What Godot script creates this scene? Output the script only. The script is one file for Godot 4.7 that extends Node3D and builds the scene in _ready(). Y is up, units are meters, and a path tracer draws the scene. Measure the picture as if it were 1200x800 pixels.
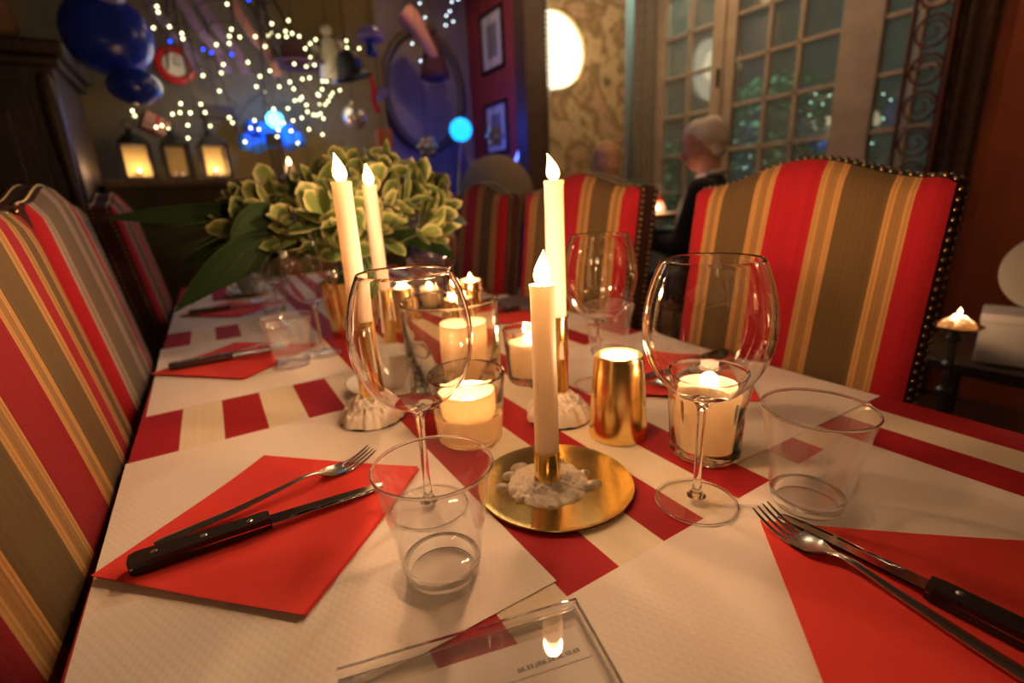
extends Node3D

const TOP := 0.75            # height of the table top
var names := {}
var M := {}
var rng := RandomNumberGenerator.new()


# ---------------------------------------------------------------- mesh collector
class B:
	var v := PackedVector3Array()
	var n := PackedVector3Array()
	var uv := PackedVector2Array()
	var c := PackedColorArray()
	var i := PackedInt32Array()

	func put(p: Vector3, nn: Vector3, t := Vector2.ZERO) -> int:
		v.append(p)
		n.append(nn)
		uv.append(t)
		return v.size() - 1

	func tri(a: int, b: int, d: int) -> void:
		i.append(a)
		i.append(b)
		i.append(d)

	func mesh() -> ArrayMesh:
		var a := []
		a.resize(Mesh.ARRAY_MAX)
		a[Mesh.ARRAY_VERTEX] = v
		a[Mesh.ARRAY_NORMAL] = n
		a[Mesh.ARRAY_TEX_UV] = uv
		if c.size() == v.size() and c.size() > 0:
			a[Mesh.ARRAY_COLOR] = c
		a[Mesh.ARRAY_INDEX] = i
		var m := ArrayMesh.new()
		m.add_surface_from_arrays(Mesh.PRIMITIVE_TRIANGLES, a)
		return m

	# r, y points run from the bottom up the outside, then down the inside
	func lathe(prof: Array, segs := 32, xf := Transform3D(), crease := 0.7) -> B:
		var ns: Array[Vector2] = []
		for k in prof.size() - 1:
			var d: Vector2 = prof[k + 1] - prof[k]
			ns.append(Vector2(d.y, -d.x).normalized())
		for k in prof.size() - 1:
			var n0 := ns[k]
			var n1 := ns[k]
			if k > 0 and absf(ns[k].angle_to(ns[k - 1])) < crease:
				n0 = (ns[k] + ns[k - 1]).normalized()
			if k < ns.size() - 1 and absf(ns[k].angle_to(ns[k + 1])) < crease:
				n1 = (ns[k] + ns[k + 1]).normalized()
			var first := v.size()
			for j in segs + 1:
				var t := TAU * j / segs
				var e := Vector3(cos(t), 0, sin(t))
				var p0: Vector2 = prof[k]
				var p1: Vector2 = prof[k + 1]
				put(xf * (e * p0.x + Vector3(0, p0.y, 0)), (xf.basis * (e * n0.x + Vector3(0, n0.y, 0))).normalized(), Vector2(float(j) / segs, p0.y))
				put(xf * (e * p1.x + Vector3(0, p1.y, 0)), (xf.basis * (e * n1.x + Vector3(0, n1.y, 0))).normalized(), Vector2(float(j) / segs, p1.y))
			for j in segs:
				var a := first + 2 * j
				tri(a, a + 2, a + 3)
				tri(a, a + 3, a + 1)
		return self

	func tube(pts: Array, radii: Array, segs := 10, flat := 1.0, caps := true, side := Vector3.ZERO) -> B:
		var count := pts.size()
		var a := Vector3.RIGHT
		var rings: Array[int] = []
		for k in count:
			var t: Vector3 = (pts[mini(k + 1, count - 1)] - pts[maxi(k - 1, 0)]).normalized()
			if k == 0:
				a = side if side != Vector3.ZERO else (Vector3.RIGHT if absf(t.x) < 0.9 else Vector3.FORWARD)
			a = (a - t * a.dot(t)).normalized()
			var w := a.cross(t)
			rings.append(v.size())
			var r: float = radii[mini(k, radii.size() - 1)]
			var p: Vector3 = pts[k]
			for j in segs + 1:
				var th := TAU * j / segs
				var e := a * cos(th) + w * sin(th) * flat
				put(p + e * r, (a * cos(th) * flat + w * sin(th)).normalized(), Vector2(float(j) / segs, float(k) / (count - 1)))
		for k in count - 1:
			for j in segs:
				var q := rings[k] + j
				var s := rings[k + 1] + j
				tri(q, q + 1, s + 1)
				tri(q, s + 1, s)
		if caps:
			for e in 2:
				var k := 0 if e == 0 else count - 1
				var t: Vector3 = (pts[1] - pts[0]).normalized() * -1.0 if e == 0 else (pts[count - 1] - pts[count - 2]).normalized()
				var mid := put(pts[k], t)
				var ring: Array[int] = []
				for j in segs + 1:
					ring.append(put(v[rings[k] + j], t))
				for j in segs:
					if e == 0:
						tri(mid, ring[j + 1], ring[j])
					else:
						tri(mid, ring[j], ring[j + 1])
		return self

	# a box with rounded edges, centre at the middle
	func box(size: Vector3, at := Vector3.ZERO, bevel := 0.0, basis := Basis()) -> B:
		var h := size / 2
		var bv := minf(bevel, minf(h.x, minf(h.y, h.z)) * 0.99)
		for ax in 3:
			for sg in [-1.0, 1.0]:
				var u := (ax + 1) % 3
				var w := (ax + 2) % 3
				var us := [-h[u], -h[u] + bv, h[u] - bv, h[u]] if bv > 0 else [-h[u], h[u]]
				var ws := [-h[w], -h[w] + bv, h[w] - bv, h[w]] if bv > 0 else [-h[w], h[w]]
				var cnt := us.size()
				var first := v.size()
				for y in cnt:
					for x in cnt:
						var p := Vector3.ZERO
						p[ax] = h[ax] * sg
						p[u] = us[x]
						p[w] = ws[y]
						var nn := Vector3.ZERO
						nn[ax] = sg
						if bv > 0:
							var inner := Vector3(clampf(p.x, -h.x + bv, h.x - bv), clampf(p.y, -h.y + bv, h.y - bv), clampf(p.z, -h.z + bv, h.z - bv))
							nn = (p - inner).normalized()
							p = inner + nn * bv
						put(at + basis * p, basis * nn, Vector2(p[u], p[w]))
				for y in cnt - 1:
					for x in cnt - 1:
						var q := first + y * cnt + x
						if sg > 0:
							tri(q, q + cnt + 1, q + 1)
							tri(q, q + cnt, q + cnt + 1)
						else:
							tri(q, q + 1, q + cnt + 1)
							tri(q, q + cnt + 1, q + cnt)
		return self

	# a flat outline (x, z), counter-clockwise seen from above or not, raised from y0 to y1
	func slab(poly: PackedVector2Array, y0: float, y1: float, xf := Transform3D()) -> B:
		var pl := poly.duplicate()
		if Geometry2D.is_polygon_clockwise(pl):
			pl.reverse()
		var tris := Geometry2D.triangulate_polygon(pl)
		for e in 2:
			var first := v.size()
			var nn := (xf.basis * (Vector3.UP if e == 1 else Vector3.DOWN)).normalized()
			for q in pl:
				put(xf * Vector3(q.x, y1 if e == 1 else y0, q.y), nn, q)
			for k in range(0, tris.size(), 3):
				var a := v[first + tris[k]]
				var b := v[first + tris[k + 1]]
				var d := v[first + tris[k + 2]]
				if (b - a).cross(d - a).dot(nn) > 0:
					tri(first + tris[k], first + tris[k + 2], first + tris[k + 1])
				else:
					tri(first + tris[k], first + tris[k + 1], first + tris[k + 2])
		for k in pl.size():
			var a := pl[k]
			var b := pl[(k + 1) % pl.size()]
			var o := Vector3(b.y - a.y, 0, a.x - b.x)
			var mid := (a + b) / 2 + Vector2(o.x, o.z).normalized() * 1e-5
			if Geometry2D.is_point_in_polygon(mid, pl):
				o = -o
			var nn := (xf.basis * o).normalized()
			var f := v.size()
			put(xf * Vector3(a.x, y0, a.y), nn)
			put(xf * Vector3(b.x, y0, b.y), nn)
			put(xf * Vector3(b.x, y1, b.y), nn)
			put(xf * Vector3(a.x, y1, a.y), nn)
			if (v[f + 1] - v[f]).cross(v[f + 2] - v[f]).dot(nn) > 0:
				tri(f, f + 2, f + 1)
				tri(f, f + 3, f + 2)
			else:
				tri(f, f + 1, f + 2)
				tri(f, f + 2, f + 3)
		return self

	# a surface over u, v in 0..1; f gives the place
	func sheet(f: Callable, nu: int, nv: int, uvs := Vector2.ONE, flip := false) -> B:
		var first := v.size()
		for y in nv + 1:
			for x in nu + 1:
				var u := float(x) / nu
				var w := float(y) / nv
				var p: Vector3 = f.call(u, w)
				var du: Vector3 = f.call(u + 0.002, w) - f.call(u - 0.002, w)
				var dv: Vector3 = f.call(u, w + 0.002) - f.call(u, w - 0.002)
				var nn := du.cross(dv).normalized()
				put(p, -nn if flip else nn, Vector2(u, w) * uvs)
		for y in nv:
			for x in nu:
				var q := first + y * (nu + 1) + x
				if flip:
					tri(q, q + 1, q + nu + 2)
					tri(q, q + nu + 2, q + nu + 1)
				else:
					tri(q, q + nu + 2, q + 1)
					tri(q, q + nu + 1, q + nu + 2)
		return self

	func ball(at: Vector3, r: Vector3, segs := 16) -> B:
		var prof := []
		var k2 := maxi(4, segs / 2)
		for k in k2 + 1:
			var t := -PI / 2 + PI * k / k2
			prof.append(Vector2(maxf(cos(t), 0.0), sin(t)))
		return lathe(prof, segs, Transform3D(Basis.from_scale(r), at), 3.0)

	func paint(col: Color) -> B:
		while c.size() < v.size():
			c.append(col)
		return self


# ---------------------------------------------------------------- nodes
func numbered(called: String) -> String:
	var k: int = names.get(called, 0)
	names[called] = k + 1
	return called if k == 0 else "%s_%03d" % [called, k]


func tag(o: Node, label: String, category: String, group := "", kind := "") -> void:
	if label:
		o.set_meta("label", label)
	if category:
		o.set_meta("category", category)
	if group:
		o.set_meta("group", group)
	if kind:
		o.set_meta("kind", kind)


func thing(called: String, label: String, category: String, at := Vector3.ZERO, turn := 0.0, group := "") -> Node3D:
	var o := Node3D.new()
	o.name = numbered(called)
	add_child(o)
	o.position = at
	o.rotation.y = turn
	tag(o, label, category, group)
	return o


func part(parent: Node3D, called: String, b, m: Material, at := Vector3.ZERO, label := "") -> MeshInstance3D:
	var o := MeshInstance3D.new()
	o.name = called
	o.mesh = b.mesh() if b is B else b
	o.material_override = m
	parent.add_child(o, true)
	o.position = at
	if label:
		o.set_meta("label", label)
	return o


func solo(called: String, b, m: Material, label: String, category: String, at := Vector3.ZERO, turn := 0.0, group := "") -> MeshInstance3D:
	var o := part(self, numbered(called), b, m, at)
	o.rotation.y = turn
	tag(o, label, category, group)
	return o


func struct(called: String, b, m: Material, at := Vector3.ZERO) -> MeshInstance3D:
	var o := part(self, called, b, m, at)
	o.set_meta("kind", "structure")
	return o


func lamp(parent: Node3D, called: String, at: Vector3, col: Color, energy: float, size := 0.01) -> OmniLight3D:
	var l := OmniLight3D.new()
	l.name = called
	parent.add_child(l, true)
	l.position = at
	l.light_color = col
	l.light_energy = energy
	l.light_size = size
	l.omni_range = 12.0
	l.omni_attenuation = 2.0
	l.shadow_enabled = true
	return l


# ---------------------------------------------------------------- materials
func lin(r: float, g: float, b: float) -> Color:
	return Color(r, g, b).linear_to_srgb()


func mat(col: Color, rough := 0.7, metal := 0.0, spec := 0.5) -> StandardMaterial3D:
	var m := StandardMaterial3D.new()
	m.albedo_color = col
	m.roughness = rough
	m.metallic = metal
	m.metallic_specular = spec
	return m


func noise_tex(freq: float, size := 256, ramp: Array = [], octaves := 4, sd := 1, kind := FastNoiseLite.TYPE_SIMPLEX_SMOOTH) -> NoiseTexture2D:
	var f := FastNoiseLite.new()
	f.noise_type = kind
	f.frequency = freq
	f.fractal_octaves = octaves
	f.seed = sd
	var t := NoiseTexture2D.new()
	t.width = size
	t.height = size
	t.seamless = true
	t.noise = f
	if ramp:
		var g := Gradient.new()
		var offs := PackedFloat32Array()
		var cols := PackedColorArray()
		for k in ramp.size():
			offs.append(float(k) / (ramp.size() - 1))
			cols.append(ramp[k])
		g.offsets = offs
		g.colors = cols
		t.color_ramp = g
	return t


func mottled(cols: Array, freq: float, scale: float, rough := 0.8, bump := 0.0, metal := 0.0, sd := 1) -> StandardMaterial3D:
	var m := mat(Color.WHITE, rough, metal)
	m.albedo_texture = noise_tex(freq, 256, cols, 4, sd)
	m.uv1_triplanar = true
	m.uv1_scale = Vector3.ONE * scale
	if bump > 0:
		m.heightmap_enabled = true
		m.heightmap_scale = bump
		m.heightmap_texture = noise_tex(freq * 2.0, 256, [], 4, sd + 7)
	return m


func wood(dark: Color, light: Color, scale := 3.0, rough := 0.5, sd := 3) -> StandardMaterial3D:
	var im := Image.create(256, 256, false, Image.FORMAT_RGB8)
	var f := FastNoiseLite.new()
	f.seed = sd
	f.frequency = 0.02
	f.fractal_octaves = 4
	for y in 256:
		for x in 256:
			var s := absf(sin(x * 0.12 + f.get_noise_2d(x * 1.0, y * 0.12) * 9.0)) * 0.6 + f.get_noise_2d(x * 6.0, y * 0.5) * 0.4 + 0.2
			im.set_pixel(x, y, dark.lerp(light, clampf(s, 0, 1)))
	var m := mat(Color.WHITE, rough)
	m.albedo_texture = ImageTexture.create_from_image(im)
	m.uv1_triplanar = true
	m.uv1_scale = Vector3.ONE * scale
	return m


# woven stripes across u; each entry is [width, colour, kind]; kind 1 has a darker ribbed middle
func stripe_fabric(list: Array, weave := 0.12, height := 128, rough := 0.95) -> StandardMaterial3D:
	var wide := 1024
	var im := Image.create(wide, height, false, Image.FORMAT_RGB8)
	var total := 0.0
	for e in list:
		total += e[0]
	var r := RandomNumberGenerator.new()
	r.seed = 11
	var yarn := FastNoiseLite.new()
	yarn.seed = 5
	yarn.frequency = 0.05
	var x0 := 0.0
	for e in list:
		var a := int(round(x0 / total * wide))
		x0 += e[0]
		var b := int(round(x0 / total * wide))
		for x in range(a, b):
			var w := float(x - a) / maxi(1, b - a)
			var base: Color = e[1]
			if e[2] == 1:
				if w > 0.28 and w < 0.72:
					base = base.darkened(0.22)
				elif absf(w - 0.14) < 0.04 or absf(w - 0.86) < 0.04:
					base = base.darkened(0.12)
			var k := 1.0 + yarn.get_noise_1d(x * 3.0) * weave
			for y in height:
				var q := k * (1.0 + (r.randf() - 0.5) * weave + yarn.get_noise_2d(x * 2.0, y * 14.0) * weave)
				im.set_pixel(x, y, Color(clampf(base.r * q, 0, 1), clampf(base.g * q, 0, 1), clampf(base.b * q, 0, 1)))
	var m := mat(Color.WHITE, rough, 0.0, 0.3)
	m.albedo_texture = ImageTexture.create_from_image(im)
	m.rim_enabled = true
	m.rim = 0.06
	m.rim_tint = 0.7
	return m


# paper with small embossed dots or ribs; the relief map is drawn on top of a plain colour
func embossed(col: Color, size_m: float, dots: bool, bump: float, rough := 0.9) -> StandardMaterial3D:
	var im := Image.create(128, 128, false, Image.FORMAT_RGB8)
	var f := FastNoiseLite.new()
	f.frequency = 0.03
	for y in 128:
		for x in 128:
			var h := 0.5
			if dots:
				var dx := fmod(x + (8 if (y / 16) % 2 == 1 else 0), 16.0) - 8.0
				var dy := fmod(y, 16.0) - 8.0
				h = 1.0 - smoothstep(3.0, 6.0, Vector2(dx, dy).length())
			else:
				h = 0.5 + 0.5 * sin((x + y) * TAU / 8.0)
			h = h * 0.85 + 0.15 * (0.5 + f.get_noise_2d(x, y))
			im.set_pixel(x, y, Color(h, h, h))
	var m := mat(col, rough, 0.0, 0.3)
	m.heightmap_enabled = true
	m.heightmap_scale = bump
	m.heightmap_texture = ImageTexture.create_from_image(im)
	m.uv1_triplanar = true
	m.uv1_scale = Vector3.ONE / size_m
	return m


func pane(alpha := 0.03, rough := 0.02, col := Color(1, 1, 1)) -> StandardMaterial3D:
	var m := mat(Color(col.r, col.g, col.b, alpha), rough)
	m.transparency = BaseMaterial3D.TRANSPARENCY_ALPHA
	return m


func solid_glass(col := Color(1, 1, 1)) -> StandardMaterial3D:
	var m := mat(Color(col.r, col.g, col.b, 0.0), 0.0)
	m.transparency = BaseMaterial3D.TRANSPARENCY_ALPHA
	m.refraction_enabled = true
	m.refraction_scale = 0.05
	return m


func glow(col: Color, energy: float) -> StandardMaterial3D:
	var m := mat(Color(0.1, 0.1, 0.1), 0.6)
	m.emission_enabled = true
	m.emission = col
	m.emission_energy_multiplier = energy
	return m


func wax_mat(col: Color, sss := 0.6) -> StandardMaterial3D:
	var m := mat(col, 0.45, 0.0, 0.5)
	m.backlight_enabled = true
	m.backlight = Color(1.0, 0.93, 0.80) * sss
	return m


func make_materials() -> void:
	var red := lin(0.27, 0.0085, 0.015)
	var deep := lin(0.19, 0.0075, 0.012)
	var ochre := lin(0.36, 0.190, 0.064)
	var olive := lin(0.090, 0.056, 0.021)
	M.chair = stripe_fabric([[0.04, red, 0], [0.032, ochre, 1], [0.066, olive, 0], [0.036, ochre, 1], [0.078, red, 0], [0.036, ochre, 1], [0.066, olive, 0], [0.032, ochre, 1], [0.04, red, 0]])
	M.chair_wide = stripe_fabric([[0.03, deep, 0], [0.035, ochre, 1], [0.08, olive, 0], [0.04, ochre, 1], [0.09, deep, 0], [0.04, ochre, 1], [0.085, olive, 0], [0.028, ochre, 1], [0.042, deep, 0], [0.025, ochre, 1], [0.036, olive, 0], [0.025, ochre, 1], [0.045, deep, 0]])
	var cream := lin(0.33, 0.25, 0.19)
	var taupe := lin(0.125, 0.092, 0.06)
	M.chair_pale = stripe_fabric([[0.03, red, 0], [0.03, cream, 1], [0.09, taupe, 0], [0.028, cream, 1], [0.05, taupe, 0], [0.028, cream, 1], [0.036, red, 0], [0.024, cream, 1], [0.11, taupe, 0]])
	var cloth_red := lin(0.36, 0.016, 0.022)
	var cloth_white := lin(0.74, 0.63, 0.46)
	var st := []
	for k in 17:
		st.append([1.0, cloth_red if k % 2 == 0 else cloth_white, 0])
	M.cloth = stripe_fabric(st, 0.02, 256, 0.75)
	M.cloth.rim_enabled = false
	M.mat_paper = embossed(lin(0.78, 0.69, 0.60), 0.048, true, 0.012)
	M.napkin = embossed(lin(0.72, 0.055, 0.042), 0.02, false, 0.006, 0.85)
	M.steel = mat(lin(0.62, 0.60, 0.57), 0.22, 1.0)
	M.blade = mat(lin(0.55, 0.55, 0.56), 0.14, 1.0)
	M.handle = mat(lin(0.012, 0.011, 0.010), 0.35)
	M.rivet = mat(lin(0.6, 0.6, 0.6), 0.3, 1.0)
	M.glass = pane(0.015, 0.0)
	M.tumbler = pane(0.05, 0.0)
	M.jar = pane(0.02, 0.02, Color(1.0, 0.95, 0.84))
	M.solid = solid_glass()
	M.jar_solid = solid_glass(Color(1.0, 0.985, 0.95))
	M.window = pane(0.03, 0.0)
	M.acrylic = pane(0.03, 0.02)
	M.brass = mottled([lin(0.86, 0.60, 0.20), lin(0.95, 0.72, 0.30), lin(0.80, 0.55, 0.18)], 0.02, 6.0, 0.21, 0.0, 1.0)
	M.brass_worn = mottled([lin(0.60, 0.40, 0.12), lin(0.95, 0.70, 0.28), lin(0.92, 0.66, 0.25), lin(0.75, 0.52, 0.18)], 0.03, 9.0, 0.20, 0.004, 1.0, 4)
	M.wax = wax_mat(lin(0.90, 0.80, 0.66), 0.85)
	M.wax_drip = wax_mat(lin(0.84, 0.74, 0.60), 0.4)
	M.wick = mat(lin(0.01, 0.008, 0.006), 0.9)
	M.flame = glow(Color(1.0, 0.86, 0.58), 14.0)
	M.studs = mat(lin(0.35, 0.24, 0.12), 0.3, 1.0)
	M.dark_wood = wood(lin(0.018, 0.010, 0.006), lin(0.055, 0.03, 0.016), 2.5, 0.45)
	M.braid = mat(lin(0.05, 0.012, 0.01), 0.9)
	M.china = mat(lin(0.78, 0.75, 0.70), 0.15)
	M.celadon = mat(lin(0.32, 0.38, 0.34), 0.2)
	M.black = mat(lin(0.01, 0.01, 0.011), 0.5)
	M.iron = mat(lin(0.015, 0.013, 0.012), 0.45, 0.6)
	M.silver = mat(lin(0.75, 0.74, 0.76), 0.1, 1.0)
	M.paper = mat(lin(0.74, 0.68, 0.60), 0.9)
	M.ink = mat(lin(0.03, 0.03, 0.03), 0.8)


# ---------------------------------------------------------------- shared shapes
func spline(p: Array, sub := 4) -> Array:
	var o := []
	for k in p.size() - 1:
		var a: Vector2 = p[maxi(k - 1, 0)]
		var b: Vector2 = p[k]
		var c: Vector2 = p[k + 1]
		var d: Vector2 = p[mini(k + 2, p.size() - 1)]
		for s in sub:
			o.append(b.cubic_interpolate(c, a, d, float(s) / sub))
	o.append(p[p.size() - 1])
	return o


func curve3(p: Array, sub := 6) -> Array:
	var o := []
	for k in p.size() - 1:
		var a: Vector3 = p[maxi(k - 1, 0)]
		var b: Vector3 = p[k]
		var c: Vector3 = p[k + 1]
		var d: Vector3 = p[mini(k + 2, p.size() - 1)]
		for s in sub:
			o.append(b.cubic_interpolate(c, a, d, float(s) / sub))
	o.append(p[p.size() - 1])
	return o


# an outline from the foot to the rim turned into a wall with an inside
func walled(outer: Array, thick: float, floor_y: float) -> Array:
	var o := outer.duplicate()
	var last: Vector2 = outer[outer.size() - 1]
	o.append(Vector2(last.x - thick * 0.5, last.y + thick * 0.4))
	for k in range(outer.size() - 1, -1, -1):
		var q: Vector2 = outer[k]
		if q.y > floor_y and q.x > thick * 2:
			o.append(Vector2(q.x - thick, q.y))
	var f: Vector2 = o[o.size() - 1]
	o.append(Vector2(f.x * 0.6, floor_y + 0.0004))
	o.append(Vector2(0.0, floor_y))
	return o


# ---------------------------------------------------------------- glassware
func wine_glass(label: String, x: float, z: float, group := "wine glasses laid on the table") -> void:
	var t := thing("wine_glass", label, "wine glass", Vector3(x, TOP + 0.0008, z), 0.0, group)
	if not M.has("wine_bowl"):
		var outer := spline([Vector2(0.0030, 0.1005), Vector2(0.012, 0.1040), Vector2(0.027, 0.1115), Vector2(0.0405, 0.126), Vector2(0.0498, 0.146), Vector2(0.0530, 0.166), Vector2(0.0515, 0.187), Vector2(0.0465, 0.208), Vector2(0.0395, 0.2250)], 5)
		M.wine_bowl = B.new().lathe(walled(outer, 0.0013, 0.1065), 56).mesh()
		M.wine_stem = B.new().lathe(spline([Vector2(0.0, 0.0062), Vector2(0.0085, 0.0066), Vector2(0.0055, 0.0110), Vector2(0.0036, 0.022), Vector2(0.0033, 0.055), Vector2(0.0038, 0.088), Vector2(0.0052, 0.0965), Vector2(0.0075, 0.1012), Vector2(0.0, 0.1022)], 4), 20).mesh()
		M.wine_foot_rim = B.new().lathe([Vector2(0.0352, -0.0002), Vector2(0.0366, 0.0002), Vector2(0.0370, 0.0010), Vector2(0.0366, 0.0018), Vector2(0.0354, 0.0020), Vector2(0.0350, 0.0010), Vector2(0.0352, -0.0002)], 48, Transform3D(), 3.0).mesh()
		M.wine_foot = B.new().lathe([Vector2(0.0, 0.0006), Vector2(0.0350, 0.0), Vector2(0.0362, 0.0006), Vector2(0.0355, 0.0016), Vector2(0.022, 0.0034), Vector2(0.012, 0.0052), Vector2(0.0, 0.0064)], 48).mesh()
	part(t, "bowl", M.wine_bowl, M.solid)
	part(t, "stem", M.wine_stem, M.solid)
	part(t, "foot", M.wine_foot, M.glass)
	part(t, "foot_rim", M.wine_foot_rim, M.solid)


func tumbler(label: String, x: float, z: float, y := 0.0008) -> void:
	var t := thing("water_tumbler", label, "glass", Vector3(x, TOP + y, z), 0.0, "water tumblers laid on the table")
	if not M.has("tumbler_wall"):
		var outer := spline([Vector2(0.0265, 0.0), Vector2(0.0292, 0.004), Vector2(0.0315, 0.016), Vector2(0.0345, 0.036), Vector2(0.0382, 0.060), Vector2(0.0425, 0.082), Vector2(0.0448, 0.0935)], 4)
		M.tumbler_rim = B.new().lathe([Vector2(0.0434, 0.0925), Vector2(0.0448, 0.0925), Vector2(0.0454, 0.0935), Vector2(0.0448, 0.0946), Vector2(0.0436, 0.0946), Vector2(0.0430, 0.0935), Vector2(0.0434, 0.0925)], 48, Transform3D(), 3.0).mesh()
		M.tumbler_ring = B.new().lathe([Vector2(0.0245, 0.0004), Vector2(0.0268, 0.0002), Vector2(0.0294, 0.0045), Vector2(0.0306, 0.0110), Vector2(0.0290, 0.0128), Vector2(0.0262, 0.0112), Vector2(0.0245, 0.0004)], 48, Transform3D(), 1.6).mesh()
		M.tumbler_wall = B.new().lathe([Vector2(0, 0.0)] + walled(outer, 0.0016, 0.0125), 48).mesh()
	part(t, "wall", M.tumbler_wall, M.tumbler)
	part(t, "rim", M.tumbler_rim, M.solid)
	part(t, "base_ring", M.tumbler_ring, M.solid)


func add_flame(parent: Node3D, at: Vector3, size: float, lean: Vector2, energy: float) -> void:
	var wick := [at + Vector3(0, -0.002, 0), at + Vector3(0, 0.004, 0), at + Vector3(lean.x * 0.3, 0.009, lean.y * 0.3) * Vector3(1, size / 0.03, 1)]
	part(parent, "wick", B.new().tube(wick, [0.0009, 0.0009, 0.0007], 6), M.wick)
	var pts := []
	var rad := []
	for k in 13:
		var u := k / 12.0
		pts.append(at + Vector3(lean.x * u * u, 0.003 + u * size, lean.y * u * u))
		rad.append(maxf(0.0004, size * 0.27 * sin(PI * pow(u, 0.62)) * (1.0 - 0.25 * u)))
	part(parent, "flame", B.new().tube(pts, rad, 12), M.flame)
	lamp(parent, "flame_light", pts[5], Color(1.0, 0.77, 0.57), energy * 2.1, 0.010)


# a tapering household candle of the given length, standing at y
func taper_candle(label: String, x: float, z: float, y: float, length: float, r: float, lean: Vector2, flame: float, energy: float) -> void:
	var t := thing("taper_candle", label, "candle", Vector3(x, y, z), 0.0, "lit white taper candles")
	var prof := [Vector2(0, 0), Vector2(r * 1.06, 0), Vector2(r * 1.05, length * 0.3), Vector2(r, length * 0.75), Vector2(r, length - 0.006), Vector2(r * 1.06, length - 0.002), Vector2(r * 1.02, length), Vector2(r * 0.7, length - 0.003), Vector2(0, length - 0.005)]
	part(t, "wax_stick", B.new().lathe(prof, 28), M.wax)
	add_flame(t, Vector3(0, length - 0.004, 0), flame, lean, energy)


func lumps(radius: float, height: float, sd: int, inner := 0.0, amp := 1.0) -> B:
	var f := FastNoiseLite.new()
	f.seed = sd
	f.frequency = 1.0
	return B.new().sheet(func(u: float, w: float) -> Vector3:
		var a := TAU * u
		var e := Vector3(cos(a), 0, sin(a))
		var edge := radius * (1.0 + 0.10 * f.get_noise_2d(e.x * 2.2, e.z * 2.2) + 0.05 * f.get_noise_2d(e.x * 6.0, e.z * 6.0))
		var r := lerpf(edge, inner, w)
		var hump := f.get_noise_3d(e.x * r * 60.0, 0.0, e.z * r * 60.0) * 0.25 + f.get_noise_3d(e.x * r * 150.0, 5.0, e.z * r * 150.0) * 0.12
		var y := height * pow(w, 0.55) * (1.0 + hump * amp) if w < 0.999 else height
		return e * r + Vector3(0, maxf(y, 0.0), 0), 56, 18)


func tube_candlestick(label: String, x: float, z: float, sd: int) -> void:
	var t := thing("brass_candlestick", label, "candlestick", Vector3(x, TOP + 0.0008, z), 0.0, "brass tube candlesticks caked with wax")
	part(t, "base_plate", B.new().lathe([Vector2(0, 0), Vector2(0.0425, 0), Vector2(0.0432, 0.001), Vector2(0.0420, 0.0022), Vector2(0, 0.0022)], 48), M.iron)
	part(t, "tube", B.new().lathe([Vector2(0.0, 0.002), Vector2(0.0134, 0.002), Vector2(0.0134, 0.133), Vector2(0.0143, 0.134), Vector2(0.0143, 0.137), Vector2(0.0125, 0.137), Vector2(0.0125, 0.126), Vector2(0, 0.126)], 32), M.brass_worn)
	part(t, "melted_wax", lumps(0.0425, 0.036, sd, 0.0125), M.wax_drip, Vector3(0, 0.0018, 0))
	var d := B.new()
	for k in 4:
		var a := sd + k * 1.7
		var e := Vector3(cos(a), 0, sin(a)) * 0.0142
		d.tube([e + Vector3(0, 0.136 - 0.01 * k, 0), e + Vector3(0, 0.10, 0), e + Vector3(0, 0.06 + 0.008 * k, 0)], [0.0012, 0.002, 0.0035], 8)
	part(t, "wax_runs", d, M.wax_drip)


func dish_candlestick(x: float, z: float) -> void:
	var t := thing("chamber_candlestick", "round brass dish candlestick with wax drips at the table centre", "candlestick", Vector3(x, TOP + 0.0008, z))
	part(t, "dish", B.new().lathe([Vector2(0, 0.0005), Vector2(0.070, 0.0), Vector2(0.0765, 0.0022), Vector2(0.0780, 0.0034), Vector2(0.0772, 0.0042), Vector2(0.0690, 0.0022), Vector2(0, 0.0018)], 64), M.brass_worn)
	part(t, "socket", B.new().lathe([Vector2(0.0, 0.0016), Vector2(0.0145, 0.0016), Vector2(0.0132, 0.004), Vector2(0.0132, 0.039), Vector2(0.0140, 0.041), Vector2(0.0124, 0.041), Vector2(0.0124, 0.028), Vector2(0, 0.028)], 32), M.brass_worn, Vector3(-0.006, 0, -0.004))
	var b := lumps(0.041, 0.0085, 15, 0.0135, 2.6)
	var r := RandomNumberGenerator.new()
	r.seed = 8
	for k in 14:
		var a := TAU * k / 14.0 + r.randf() * 0.4
		var d := 0.030 + 0.014 * r.randf()
		var s := 0.0030 + 0.0045 * r.randf()
		b.ball(Vector3(cos(a) * d * 1.1, 0.0006, sin(a) * d), Vector3(s * r.randf_range(1.2, 2.0), s * 0.55, s * r.randf_range(1.0, 1.6)), 12)
	part(t, "wax_drips", b, M.wax_drip, Vector3(-0.006, 0.0018, -0.004))


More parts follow.
